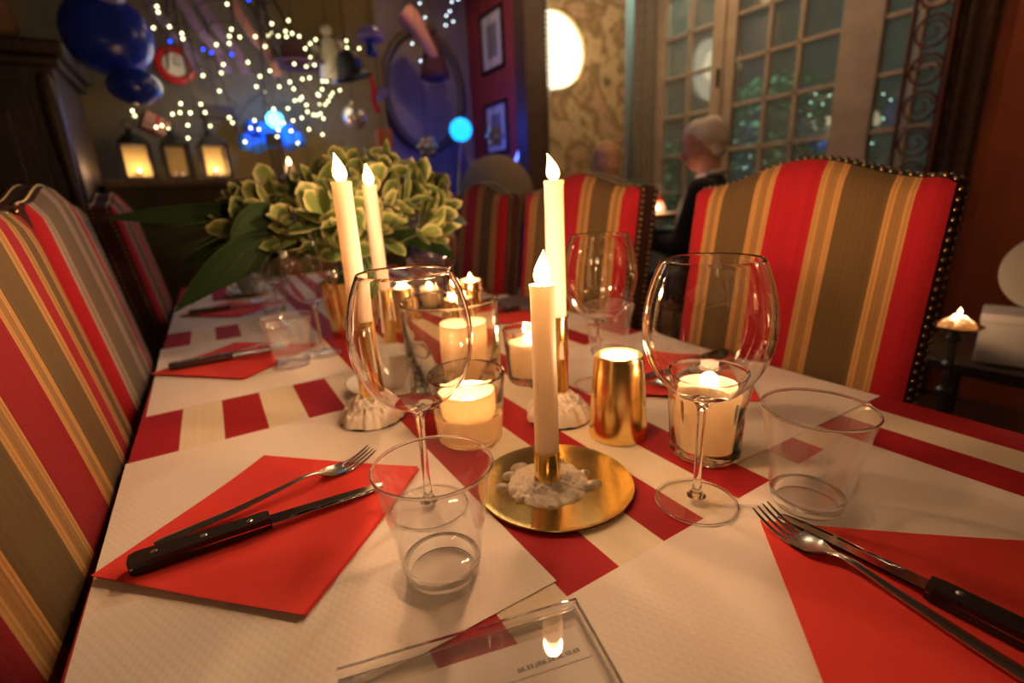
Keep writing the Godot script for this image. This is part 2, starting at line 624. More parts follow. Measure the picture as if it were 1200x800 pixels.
# straight or flared jar: rim radius, foot radius, height; lobes > 0 gives pressed panels
func jar_candle(label: String, x: float, z: float, rim: float, foot: float, h: float, wax_h: float, wax_r: float, energy: float, lobes := 0, off := 0.0, flame := 0.02, well := 0.0) -> void:
	var t := thing("glass_candle_jar", label, "candle jar", Vector3(x, TOP + 0.0008, z), 0.0, "glass jars holding lit candles")
	if lobes:
		var b := B.new()
		b.sheet(func(u: float, w: float) -> Vector3:
			var a := TAU * u
			var r := lerpf(foot, rim, pow(maxf(w, 0.0), 1.6))
			var fl := 1.0 - 0.045 * (1.0 - pow(absf(cos(a * lobes / 2.0)), 0.5)) * smoothstep(0.06, 0.16, w) * (1.0 - smoothstep(0.72, 0.84, w))
			r *= fl
			if w < 0.05:
				r *= 0.9 + 2.0 * w
			return Vector3(cos(a) * r, w * h, sin(a) * r), 72, 24, Vector2.ONE, true)
		b.lathe([Vector2(rim, h - 0.0003), Vector2(rim - 0.0012, h + 0.0006), Vector2(rim - 0.0025, h - 0.0006), Vector2(rim * 0.93, h * 0.8), Vector2(foot - 0.003, 0.012), Vector2(0.0, 0.011)], 48)
		b.lathe([Vector2(0, 0), Vector2(foot * 0.9, 0)], 48)
		part(t, "jar", b, M.jar_solid)
	else:
		var outer := [Vector2(0.0, 0.0), Vector2(foot - 0.003, 0.0), Vector2(foot, 0.003), Vector2(lerpf(foot, rim, 0.5), h * 0.5), Vector2(rim, h - 0.004), Vector2(rim + 0.0008, h - 0.002), Vector2(rim, h)]
		part(t, "jar", B.new().lathe(walled(outer, 0.0032 if h < 0.1 else 0.0022, 0.006), 48), M.jar_solid)
	var base := 0.0125 if lobes else 0.0068
	var c := Vector3(off, 0, -off * 0.4)
	part(t, "candle_wax", B.new().lathe(spline([Vector2(0, base), Vector2(wax_r, base), Vector2(wax_r, wax_h + well - 0.004), Vector2(wax_r - 0.001, wax_h + well), Vector2(wax_r * 0.9, wax_h + well - 0.0015), Vector2(wax_r * (0.84 if well > 0 else 0.5), wax_h - 0.003), Vector2(0, wax_h - 0.0045)], 2), 36), M.wax, c)
	add_flame(t, c + Vector3(0, wax_h - 0.004, 0), flame, Vector2(0.002, 0.001), energy)


func gold_holder(label: String, x: float, z: float, h: float, flame: bool, energy: float) -> void:
	var t := thing("gold_tealight_holder", label, "candle holder", Vector3(x, TOP + 0.0008, z), 0.0, "gold tapered tealight holders")
	part(t, "cone", B.new().lathe([Vector2(0, 0.0), Vector2(0.0335, 0.0), Vector2(0.0345, 0.001), Vector2(0.0330, h * 0.3), Vector2(0.0285, h * 0.95), Vector2(0.0272, h), Vector2(0.0246, h), Vector2(0.0240, h - 0.010), Vector2(0, h - 0.0105)], 48), M.brass)
	var d := B.new()
	d.tube([Vector3(-0.004, h - 0.004, 0.0276), Vector3(-0.003, h * 0.75, 0.0302), Vector3(-0.003, h * 0.55, 0.0312), Vector3(-0.004, h * 0.42, 0.0322)], [0.0010, 0.0014, 0.0019, 0.0010], 8)
	part(t, "wax_run", d, M.wax_drip).rotation.y = 0.55
	if flame:
		part(t, "tealight_wax", B.new().lathe([Vector2(0, h - 0.010), Vector2(0.0215, h - 0.010), Vector2(0.0215, h - 0.002), Vector2(0.017, h - 0.004), Vector2(0, h - 0.0045)], 32), M.wax)
		add_flame(t, Vector3(0, h - 0.004, 0), 0.018, Vector2.ZERO, energy)
	else:
		part(t, "glowing_tealight", B.new().lathe([Vector2(0, h - 0.010), Vector2(0.0205, h - 0.010), Vector2(0.0205, h - 0.0015), Vector2(0.019, h - 0.0006), Vector2(0, h - 0.0006)], 32), M.led)
		lamp(t, "tealight_glow", Vector3(0, h - 0.003, 0), Color(1.0, 0.80, 0.55), energy, 0.015)


func cup_and_saucer(label_cup: String, label_saucer: String, x: float, z: float, m: Material, s: float, turn: float) -> void:
	var p := [Vector2(0, 0.001), Vector2(0.030, 0.0), Vector2(0.040, 0.004), Vector2(0.066, 0.014), Vector2(0.0715, 0.0165), Vector2(0.0700, 0.0178), Vector2(0.0640, 0.0165), Vector2(0.040, 0.0068), Vector2(0.0, 0.005)]
	var so := solo("saucer", B.new().lathe(p, 48), M.china, label_saucer, "saucer", Vector3(x, TOP + 0.0008, z))
	so.scale = Vector3.ONE * s
	var t := thing("coffee_cup", label_cup, "cup", Vector3(x, TOP + 0.0008 + 0.0052 * s, z), turn)
	t.scale = Vector3.ONE * s
	var o := spline([Vector2(0.020, 0.0), Vector2(0.024, 0.003), Vector2(0.030, 0.018), Vector2(0.037, 0.040), Vector2(0.0405, 0.060)], 4)
	part(t, "body", B.new().lathe([Vector2(0, 0.0012)] + walled(o, 0.003, 0.006), 40), m)
	part(t, "handle", B.new().tube(curve3([Vector3(0.034, 0.050, 0), Vector3(0.056, 0.054, 0), Vector3(0.062, 0.036, 0), Vector3(0.050, 0.020, 0), Vector3(0.030, 0.017, 0)], 5), [0.0035], 10), m)


# ---------------------------------------------------------------- cutlery and linen
func fork(label: String, x: float, y: float, z: float, turn: float) -> void:
	var t := thing("table_fork", label, "fork", Vector3(x, y, z), turn, "steel forks on the napkins")
	var pts := curve3([Vector3(0, 0.004, 0), Vector3(0.05, 0.0045, 0), Vector3(0.10, 0.008, 0), Vector3(0.132, 0.011, 0), Vector3(0.146, 0.008, 0)], 5)
	var rad := []
	for k in pts.size():
		var u := float(k) / (pts.size() - 1)
		rad.append(lerpf(0.0062, 0.0030, smoothstep(0.0, 0.75, u)) * (0.75 if k == 0 else 1.0))
	part(t, "handle", B.new().tube(pts, rad, 14, 0.42, true, Vector3(0, 0, 1)), M.steel)
	var h := B.new()
	var prof := func(u: float) -> float: return lerpf(0.0030, 0.0118, smoothstep(0.0, 0.55, u))
	var bend := func(u: float) -> float: return 0.008 - 0.0055 * sin(PI * minf(u, 1.0) * 0.62)
	for s in [1.0, -1.0]:
		h.sheet(func(u: float, w: float) -> Vector3:
			var half: float = prof.call(u)
			return Vector3(0.143 + u * 0.030, float(bend.call(u)) + s * 0.0009 + 0.0012 * pow(absf(w * 2.0 - 1.0), 2.0), (w * 2.0 - 1.0) * half), 12, 8, Vector2.ONE, s > 0)
	part(t, "head", h, M.steel)
	for k in 4:
		var zz := (k - 1.5) * 0.0064
		var pt := []
		for q in 7:
			var u := q / 6.0
			pt.append(Vector3(0.170 + u * 0.036, 0.0028 + 0.0105 * u * u, zz * (1.0 - 0.06 * u)))
		part(t, "tine", B.new().tube(pt, [0.0020, 0.0019, 0.0018, 0.0017, 0.0016, 0.0014, 0.0007], 8, 0.6, true, Vector3(0, 0, 1)), M.steel)


func knife(label: String, x: float, y: float, z: float, turn: float) -> void:
	var t := thing("steak_knife", label, "knife", Vector3(x, y, z), turn, "black handled knives on the napkins")
	for s in [-1.0, 1.0]:
		var o := PackedVector2Array([Vector2(0.0, -0.006), Vector2(0.004, -0.0088), Vector2(0.012, -0.0094), Vector2(0.05, -0.0078), Vector2(0.088, -0.0080), Vector2(0.100, -0.0086), Vector2(0.104, -0.0070), Vector2(0.1045, 0.0050), Vector2(0.098, 0.0066), Vector2(0.055, 0.0078), Vector2(0.012, 0.0094), Vector2(0.004, 0.0086), Vector2(0.0, 0.005)])
		part(t, "handle_scale", B.new().slab(o, 0.0012 if s < 0 else 0.0076, 0.0066 if s < 0 else 0.0128), M.handle)
	part(t, "tang", B.new().box(Vector3(0.102, 0.0011, 0.0150), Vector3(0.0525, 0.0071, 0)), M.steel)
	for k in 3:
		part(t, "rivet", B.new().lathe([Vector2(0, 0), Vector2(0.0026, 0), Vector2(0.0026, 0.0004), Vector2(0.002, 0.0007), Vector2(0, 0.0008)], 16), M.rivet, Vector3(0.018 + k * 0.035, 0.0127, 0))
	var bl := B.new()
	for s in [1.0, -1.0]:
		bl.sheet(func(u: float, w: float) -> Vector3:
			var cut := 0.0072 * (1.0 if u < 0.55 else sqrt(maxf(0.0, 1.0 - pow((u - 0.55) / 0.45, 2.0))))
			var teeth := 0.0005 * absf(sin(u * 110.0)) if u > 0.15 and w < 0.2 else 0.0
			return Vector3(0.1035 + u * 0.104, 0.0071 - 0.0025 * u + s * 0.0008 * w, lerpf(cut - teeth, -0.0074 + 0.0012 * u * u, w)), 40, 5, Vector2.ONE, s < 0)
	part(t, "blade", bl, M.blade)


func napkin(label: String, x: float, z: float, side: float, turn: float, sd: int) -> void:
	var b := B.new()
	var wave := func(u: float, w: float) -> float:
		return 0.0011 * sin(u * 5.0 + sd) * sin(w * 4.2 + sd * 2.0) + 0.0035 * pow(clampf((u + w) * 0.5, 0, 1), 8.0) + 0.0012 * pow(absf(u - 0.5) * 2.0, 4.0)
	for lay in 2:
		for s in [1.0, -1.0]:
			b.sheet(func(u: float, w: float) -> Vector3:
				var sh := 0.0 if lay == 1 else 0.0012
				return Vector3((u - 0.5) * side + sh, 0.0022 + lay * 0.0010 + float(wave.call(u, w)) * (0.5 + 0.5 * lay) + s * 0.0003, (w - 0.5) * side + sh), 24, 24, Vector2.ONE, s < 0)
	solo("paper_napkin", b, M.napkin, label, "napkin", Vector3(x, TOP + 0.0006, z), turn, "red paper napkins")


func placemat(label: String, x0: float, z0: float, x1: float, z1: float, turn := 0.0) -> void:
	var c := Vector3((x0 + x1) / 2, TOP + 0.0004, (z0 + z1) / 2)
	var w := (x1 - x0) / 2
	var d := (z1 - z0) / 2
	solo("paper_placemat", B.new().slab(PackedVector2Array([Vector2(-w, -d), Vector2(w, -d), Vector2(w, d), Vector2(-w, d)]), 0.0, 0.0004), M.mat_paper, label, "placemat", c, turn, "embossed paper placemats")


# ---------------------------------------------------------------- chair, origin on the floor under the middle of the back, front along +z
func chair(label: String, x: float, z: float, turn: float, fabric: Material, lean := 0.13, wide := 0.43, crest := 1.072, corner := 1.036, deep := 0.055) -> void:
	var t := thing("striped_chair", label, "chair", Vector3(x, 0, z), turn, "striped upholstered dining chairs")
	var half := wide / 2
	var low := 0.40
	var rise := func(u: float) -> float:
		var q := absf(u - 0.5) * 2.0
		return corner + (crest - corner) * (0.5 + 0.5 * cos(PI * minf(1.0, q * 1.12))) - 0.008 * smoothstep(0.93, 1.0, q)
	var lay := func(y: float) -> float: return -(y - TOP) * lean
	var bk := B.new()
	bk.sheet(func(u: float, w: float) -> Vector3:
		var y := lerpf(low, rise.call(u), w)
		var rim := minf(minf(u, 1.0 - u) * wide, (float(rise.call(u)) - y))
		var puff := 0.012 * (1.0 - exp(-rim / 0.014)) + 0.010 * sin(PI * clampf(u, 0, 1)) * sin(PI * clampf(w, 0, 1))
		return Vector3((u - 0.5) * wide, y, float(lay.call(y)) + puff), 40, 32, Vector2(1, 12))
	part(t, "back_cushion", bk, fabric)
	var sd := B.new()
	# rolled edge round the sides and over the top, and the plain rear
	var ring := []
	for k in 9:
		ring.append(Vector3(-half, lerpf(low, rise.call(0.0), k / 8.0), 0))
	for k in range(1, 32):
		ring.append(Vector3((k / 32.0 - 0.5) * wide, rise.call(k / 32.0), 0))
	for k in 9:
		ring.append(Vector3(half, lerpf(rise.call(1.0), low, k / 8.0), 0))
	sd.sheet(func(u: float, w: float) -> Vector3:
		var q := clampf(u, 0, 1) * (ring.size() - 1)
		var a := int(q)
		var p: Vector3 = ring[a].lerp(ring[mini(a + 1, ring.size() - 1)], q - a)
		var e := sin(PI * clampf(w, 0, 1)) * 0.003
		var out := Vector3(signf(p.x) * e if absf(p.x) > half - 0.001 else 0.0, e if absf(p.x) < half - 0.001 else 0.0, 0)
		return p + out + Vector3(0, 0, float(lay.call(p.y)) - w * deep), 48, 5, Vector2.ONE)
	part(t, "side_band", sd, M.braid)
	var rear := B.new()
	rear.sheet(func(u: float, w: float) -> Vector3:
		var y := lerpf(low, rise.call(u), w)
		return Vector3((u - 0.5) * wide, y, float(lay.call(y)) - deep), 24, 8, Vector2(1, 12), true)
	part(t, "rear_panel", rear, fabric)
	var nails := B.new()
	var length := 0.0
	var next := 0.02
	for k in ring.size() - 1:
		var a: Vector3 = ring[k]
		var c: Vector3 = ring[k + 1]
		var d := a.distance_to(c)
		while next <= length + d:
			var p := a.lerp(c, (next - length) / d)
			var o := Vector3(signf(p.x) if absf(p.x) > half - 0.002 else 0.0, 1.0 if absf(p.x) < half - 0.002 else 0.0, 0)
			nails.ball(p + o * 0.002 + Vector3(0, 0, float(lay.call(p.y)) - 0.010), Vector3.ONE * 0.0042, 8)
			nails.ball(p + o * 0.002 + Vector3(0, 0, float(lay.call(p.y)) - deep + 0.010), Vector3.ONE * 0.0042, 8)
			next += 0.0125
		length += d
	part(t, "nailhead_trim", nails, M.studs)
	var seat := B.new()
	seat.sheet(func(u: float, w: float) -> Vector3:
		var rim := minf(minf(u, 1.0 - u), minf(w, 1.0 - w)) * 0.46
		return Vector3((u - 0.5) * (wide + 0.03), 0.435 + 0.035 * (1.0 - exp(-rim / 0.03)), lerpf(-0.02, 0.42, 1.0 - w)), 20, 20, Vector2(1, 8))
	seat.box(Vector3(wide + 0.03, 0.075, 0.44), Vector3(0, 0.3975, 0.20), 0.006)
	part(t, "seat", seat, fabric)
	for s in [-1.0, 1.0]:
		part(t, "leg", B.new().lathe(spline([Vector2(0, 0), Vector2(0.013, 0.0), Vector2(0.016, 0.03), Vector2(0.013, 0.07), Vector2(0.021, 0.20), Vector2(0.019, 0.26), Vector2(0.024, 0.30), Vector2(0.024, 0.36), Vector2(0, 0.36)], 3), 16), M.dark_wood, Vector3(s * (half - 0.02), 0, 0.385))
		part(t, "leg", B.new().tube([Vector3(s * (half - 0.02), 0, -0.07), Vector3(s * (half - 0.02), 0.2, -0.02), Vector3(s * (half - 0.02), 0.40, 0.0)], [0.018, 0.021, 0.022], 12), M.dark_wood)


# ---------------------------------------------------------------- table
const X0 := -0.132
const X1 := 0.737
const Z0 := -2.36
const Z1 := 0.12


func build_table() -> void:
	var t := thing("dining_table", "long wooden dining table under a red and white striped cloth", "table", Vector3((X0 + X1) / 2, 0, (Z0 + Z1) / 2))
	var w := X1 - X0
	var d := Z1 - Z0
	part(t, "tabletop", B.new().box(Vector3(w - 0.012, 0.034, d - 0.012), Vector3(0, 0.7315, 0), 0.004), M.dark_wood)
	for sx in [-1.0, 1.0]:
		for sz in [-1.0, 1.0]:
			part(t, "leg", B.new().lathe(spline([Vector2(0, 0), Vector2(0.03, 0), Vector2(0.024, 0.1), Vector2(0.035, 0.5), Vector2(0.036, 0.715), Vector2(0, 0.715)], 3), 16), M.dark_wood, Vector3(sx * 0.03, 0, sz * (d / 2 - 0.25)))
	var c := B.new()
	var vv := w * 256.0 / 1024.0
	c.sheet(func(u: float, v: float) -> Vector3: return Vector3(lerpf(X0, X1, u), TOP, lerpf(Z0, Z1, v)), 2, 2, Vector2(1, d / vv), true)
	for s in 2:
		c.sheet(func(u: float, v: float) -> Vector3:
			var x := (X0 if s == 0 else X1) + (0.004 * sin(v * 40.0) * u - 0.004 * (1.0 - pow(1.0 - u, 3.0))) * (-1.0 if s == 1 else 1.0)
			return Vector3(x, TOP - 0.20 * u, lerpf(Z0, Z1, v)), 6, 120, Vector2(4.0 / 17.0, d / vv), s == 1)
	for s in 2:
		c.sheet(func(u: float, v: float) -> Vector3: return Vector3(lerpf(X0, X1, u), TOP - 0.20 * v, Z0 if s == 0 else Z1), 2, 4, Vector2(1, 0.2 / vv), s == 0)
	solo("striped_tablecloth", c, M.cloth, "red and white striped cloth covering the long table", "tablecloth")


func build_settings() -> void:
	placemat("paper placemat under the big red napkin nearest the left chair", -0.131, -0.686, 0.174, -0.249, 0.012)
	placemat("paper placemat at the bottom right corner of the picture", 0.146, -0.238, 0.583, 0.067, 0.02)
	placemat("paper placemat second from the front on the left side", -0.131, -1.277, 0.163, -0.845, 0.02)
	placemat("paper placemat furthest back on the left side of the table", -0.131, -1.87, 0.165, -1.435, 0.0)
	placemat("paper placemat in front of the large striped chair on the right", 0.432, -0.712, 0.736, -0.276, -0.012)
	placemat("paper placemat in front of the middle chair on the right side", 0.432, -1.27, 0.736, -0.835, 0.0)
	placemat("paper placemat furthest back on the right side of the table", 0.432, -1.84, 0.736, -1.40, 0.0)
	var q := PI / 4
	napkin("red paper napkin under the knife and fork at lower left", 0.0075, -0.4600, 0.196, q, 1)
	napkin("red paper napkin at the lower right corner of the picture", 0.361, -0.0675, 0.195, q + 0.01, 2)
	napkin("red paper napkin second from the front on the left side", 0.005, -1.067, 0.202, q, 3)
	napkin("red paper napkin furthest back on the left side, beneath the big dark leaf", 0.025, -1.665, 0.20, q, 4)
	napkin("red paper napkin behind the ribbed candle jar on the right", 0.590, -0.492, 0.195, q, 5)
	napkin("red paper napkin on the right near the two middle chairs", 0.585, -1.055, 0.20, q, 6)
	napkin("red paper napkin furthest back on the right side", 0.585, -1.62, 0.20, q, 7)
	var y := TOP + 0.0052
	fork("steel fork lying behind the knife on the lower left napkin", -0.089, y, -0.470, 0.21)
	knife("black handled knife lying on the lower left napkin", -0.104, y - 0.0008, -0.447, -0.012)
	fork("steel fork with long tines on the lower right napkin", 0.343, y, -0.002, 1.486)
	knife("black handled knife on the lower right napkin, beside its fork", 0.379, y - 0.0008, 0.010, 1.586)
	fork("steel fork on the second napkin from the front at left", -0.085, y, -1.085, 0.10)
	knife("black handled knife on the second napkin from the front at left", -0.108, y - 0.0008, -1.069, 0.03)
	fork("steel fork on the furthest napkin on the left side", -0.07, y, -1.675, 0.10)
	knife("black handled knife on the furthest napkin on the left side", -0.09, y - 0.0008, -1.655, 0.03)
	fork("steel fork behind the ribbed candle jar at right", 0.700, y, -0.468, PI - 0.03)
	knife("black handled knife behind the gold cone holder and ribbed jar", 0.718, y - 0.0008, -0.497, PI - 0.04)
	knife("black handled knife on the napkin before the middle right chair", 0.70, y - 0.0008, -1.045, PI)

	wine_glass("large empty wine glass at left, nearest the camera", 0.1325, -0.3955)
	wine_glass("large empty wine glass at right, before the ribbed candle jar", 0.342, -0.2575)
	wine_glass("empty wine glass behind the gold cone holder, before the middle right chair", 0.465, -0.535)
	wine_glass("empty wine glass below the bouquet, behind the small tumbler at left", 0.150, -1.000)
	wine_glass("empty wine glass furthest left below the dark leaves", 0.112, -1.34)
	wine_glass("empty wine glass before the furthest right chair", 0.480, -1.16)
	tumbler("empty water tumbler in front of the left wine glass, nearest the camera", 0.1095, -0.3105, 0.0012)
	tumbler("empty water tumbler at right above the lower right napkin", 0.4195, -0.1995, 0.0012)
	tumbler("empty water tumbler on the second placemat at left", 0.0905, -0.958, 0.0012)
	tumbler("empty water tumbler before the middle right chair", 0.5715, -0.634)
	tumbler("empty water tumbler behind the tall glass cylinder", 0.500, -1.315)
	tumbler("empty water tumbler beside the green cup far left", 0.120, -1.52)

	dish_candlestick(0.252, -0.356)
	taper_candle("lit white candle in the brass dish at front centre", 0.246, -0.360, TOP + 0.0288, 0.1762, 0.0113, Vector2(0.004, -0.002), 0.031, 0.030)
	tube_candlestick("brass tube candlestick behind the front candle", 0.3515, -0.484, 3)
	taper_candle("tall lit white candle behind the front candle", 0.3515, -0.484, TOP + 0.1268, 0.171, 0.0113, Vector2(-0.007, -0.002), 0.030, 0.030)
	tube_candlestick("brass tube candlestick with a thick wax skirt left of the left wine glass", 0.1465, -0.632, 6)
	taper_candle("tall lit white candle at left, the nearer of the left pair", 0.1465, -0.632, TOP + 0.1268, 0.182, 0.0116, Vector2(-0.004, 0.0), 0.033, 0.045)
	tube_candlestick("brass tube candlestick seen through the left wine glass", 0.243, -0.855, 9)
	taper_candle("tall lit white candle at left, the farther of the left pair", 0.243, -0.855, TOP + 0.1268, 0.186, 0.0113, Vector2(-0.002, 0.0), 0.034, 0.040)

	jar_candle("ribbed glass jar with a lit candle behind the right wine glass", 0.4245, -0.3135, 0.0445, 0.0375, 0.094, 0.078, 0.033, 0.034, 9, 0.0, 0.017)
	jar_candle("short thick-rimmed glass jar with a glowing candle beside the front candle", 0.2305, -0.503, 0.0455, 0.0395, 0.084, 0.036, 0.034, 0.050, 0, 0.0, 0.016, 0.024)
	jar_candle("tall wide glass cylinder with a glowing candle behind the left wine glass", 0.272, -0.632, 0.0690, 0.0680, 0.147, 0.076, 0.034, 0.050, 0, 0.026, 0.018, 0.026)
	jar_candle("small ribbed glass jar with a lit candle left of the second candlestick", 0.398, -0.622, 0.0420, 0.0360, 0.084, 0.064, 0.032, 0.036, 9, 0.0, 0.017)
	jar_candle("tall glass cylinder with a small candle far back before the striped chairs", 0.475, -1.20, 0.0600, 0.0590, 0.146, 0.060, 0.030, 0.016, 0)
	gold_holder("gold tapered holder with a glowing top right of the front candle", 0.3795, -0.4025, 0.101, false, 0.004)
	gold_holder("gold tapered holder with a glowing top behind the left wine glass", 0.3447, -1.055, 0.101, false, 0.004)
	gold_holder("gold holder with a small flame seen through the tall cylinder", 0.400, -0.87, 0.095, true, 0.014)
	gold_holder("gold holder with a flame behind the tall cylinder, right of the other gold one", 0.5033, -1.034, 0.101, true, 0.014)
	cup_and_saucer("white coffee cup with a round handle behind the left candlestick", "white saucer under the cup behind the left candlestick", 0.202, -0.728, M.china, 0.95, -0.35)
	cup_and_saucer("grey green cup with a pale rim far back at left", "pale saucer under the grey green cup", 0.085, -1.93, M.celadon, 1.05, 2.6)
	solo("closed_menu", B.new().box(Vector3(0.105, 0.011, 0.15), Vector3(0, 0.0055, 0), 0.001), M.menu_cover, "closed menu booklet with a dark cover edge beside the middle right chair", "menu", Vector3(0.675, TOP + 0.0065, -1.09), 0.35)

	# the clear holder lying at the front edge with a printed card
	var h := thing("acrylic_card_holder", "clear acrylic holder with a printed card at the bottom edge", "card holder", Vector3(0.173, TOP + 0.0010, -0.223), -0.243)
	part(h, "lower_plate", B.new().box(Vector3(0.160, 0.003, 0.215), Vector3(-0.080, 0.0015, 0.1075), 0.0008), M.acrylic)
	part(h, "upper_plate", B.new().box(Vector3(0.157, 0.003, 0.212), Vector3(-0.081, 0.0053, 0.1085), 0.0008), M.acrylic)
	var rim := B.new()
	rim.box(Vector3(0.160, 0.0085, 0.0022), Vector3(-0.080, 0.0043, 0.0011), 0.0005)
	rim.box(Vector3(0.0022, 0.0085, 0.215), Vector3(-0.0011, 0.0043, 0.1075), 0.0005)
	part(h, "edge_strip", rim, M.solid)
	part(h, "card", B.new().box(Vector3(0.145, 0.0003, 0.195), Vector3(-0.0810, 0.0033, 0.1150)), M.paper)
	var font := SystemFont.new()
	font.font_names = PackedStringArray(["Droid Sans"])
	font.font_weight = 700
	var tm := TextMesh.new()
	tm.font = font
	tm.text = "00.33.(0)6.24.56.10.65"
	tm.font_size = 32
	tm.pixel_size = 0.0457 / 355.0
	tm.depth = 0.00008
	var tx := part(h, "printed_number", tm, M.ink, Vector3(-0.034, 0.00356, 0.0352))
	tx.rotation.x = -PI / 2
	tx.rotation.y = 0.03
	part(h, "printed_rule", B.new().box(Vector3(0.058, 0.0001, 0.0003), Vector3(-0.036, 0.00352, 0.0415)), M.ink)


func build_chairs() -> void:
	chair("large striped chair at right with its curved back nearest the camera", 0.772, -0.456, -PI / 2, M.chair, 0.13, 0.390, 1.066, 1.030, 0.042)
	chair("striped chair in the middle of the right row, behind the tall candle", 0.775, -1.025, -PI / 2, M.chair, 0.12, 0.45, 1.080, 1.042)
	chair("striped chair at the back of the right row, beside the bouquet", 0.775, -1.575, -PI / 2, M.chair, 0.12, 0.44, 1.084, 1.044)
	chair("large striped chair at the left edge, nearest the camera", -0.165, -0.630, PI / 2, M.chair_wide, 0.13, 0.530, 1.075, 1.040, 0.045)
	chair("pale striped chair in the middle of the left row", -0.172, -1.135, PI / 2, M.chair_pale, 0.13, 0.37, 1.085, 1.055, 0.045)
	chair("striped chair at the back of the left row, its studded side showing", -0.180, -2.01, PI / 2, M.chair, 0.13, 0.44, 1.10, 1.065)


# ---------------------------------------------------------------- bouquet
func leaf_mesh(length: float, wide: float, bend: float, fold: float, mid: Color, rim: Color, tip := 0.62) -> ArrayMesh:
	var b := B.new()
	var nu := 7
	var nv := 4
	b.sheet(func(u: float, w: float) -> Vector3:
		var q := clampf(u, 0, 1)
		var s := (w * 2.0 - 1.0)
		var prof := pow(sin(PI * pow(q, tip + 1.0)), 0.5) if q > 0.0 and q < 1.0 else 0.02
		var half := wide / 2 * maxf(prof, 0.04)
		return Vector3(s * half, bend * q * q + fold * absf(s) * half, length * q), nu, nv, Vector2.ONE, true)
	for k in b.v.size():
		var s := absf(b.uv[k].y * 2.0 - 1.0)
		var e := maxf(smoothstep(0.55, 1.0, s), smoothstep(0.85, 1.0, b.uv[k].x))
		b.c.append(mid.lerp(rim, e))
	return b.mesh()


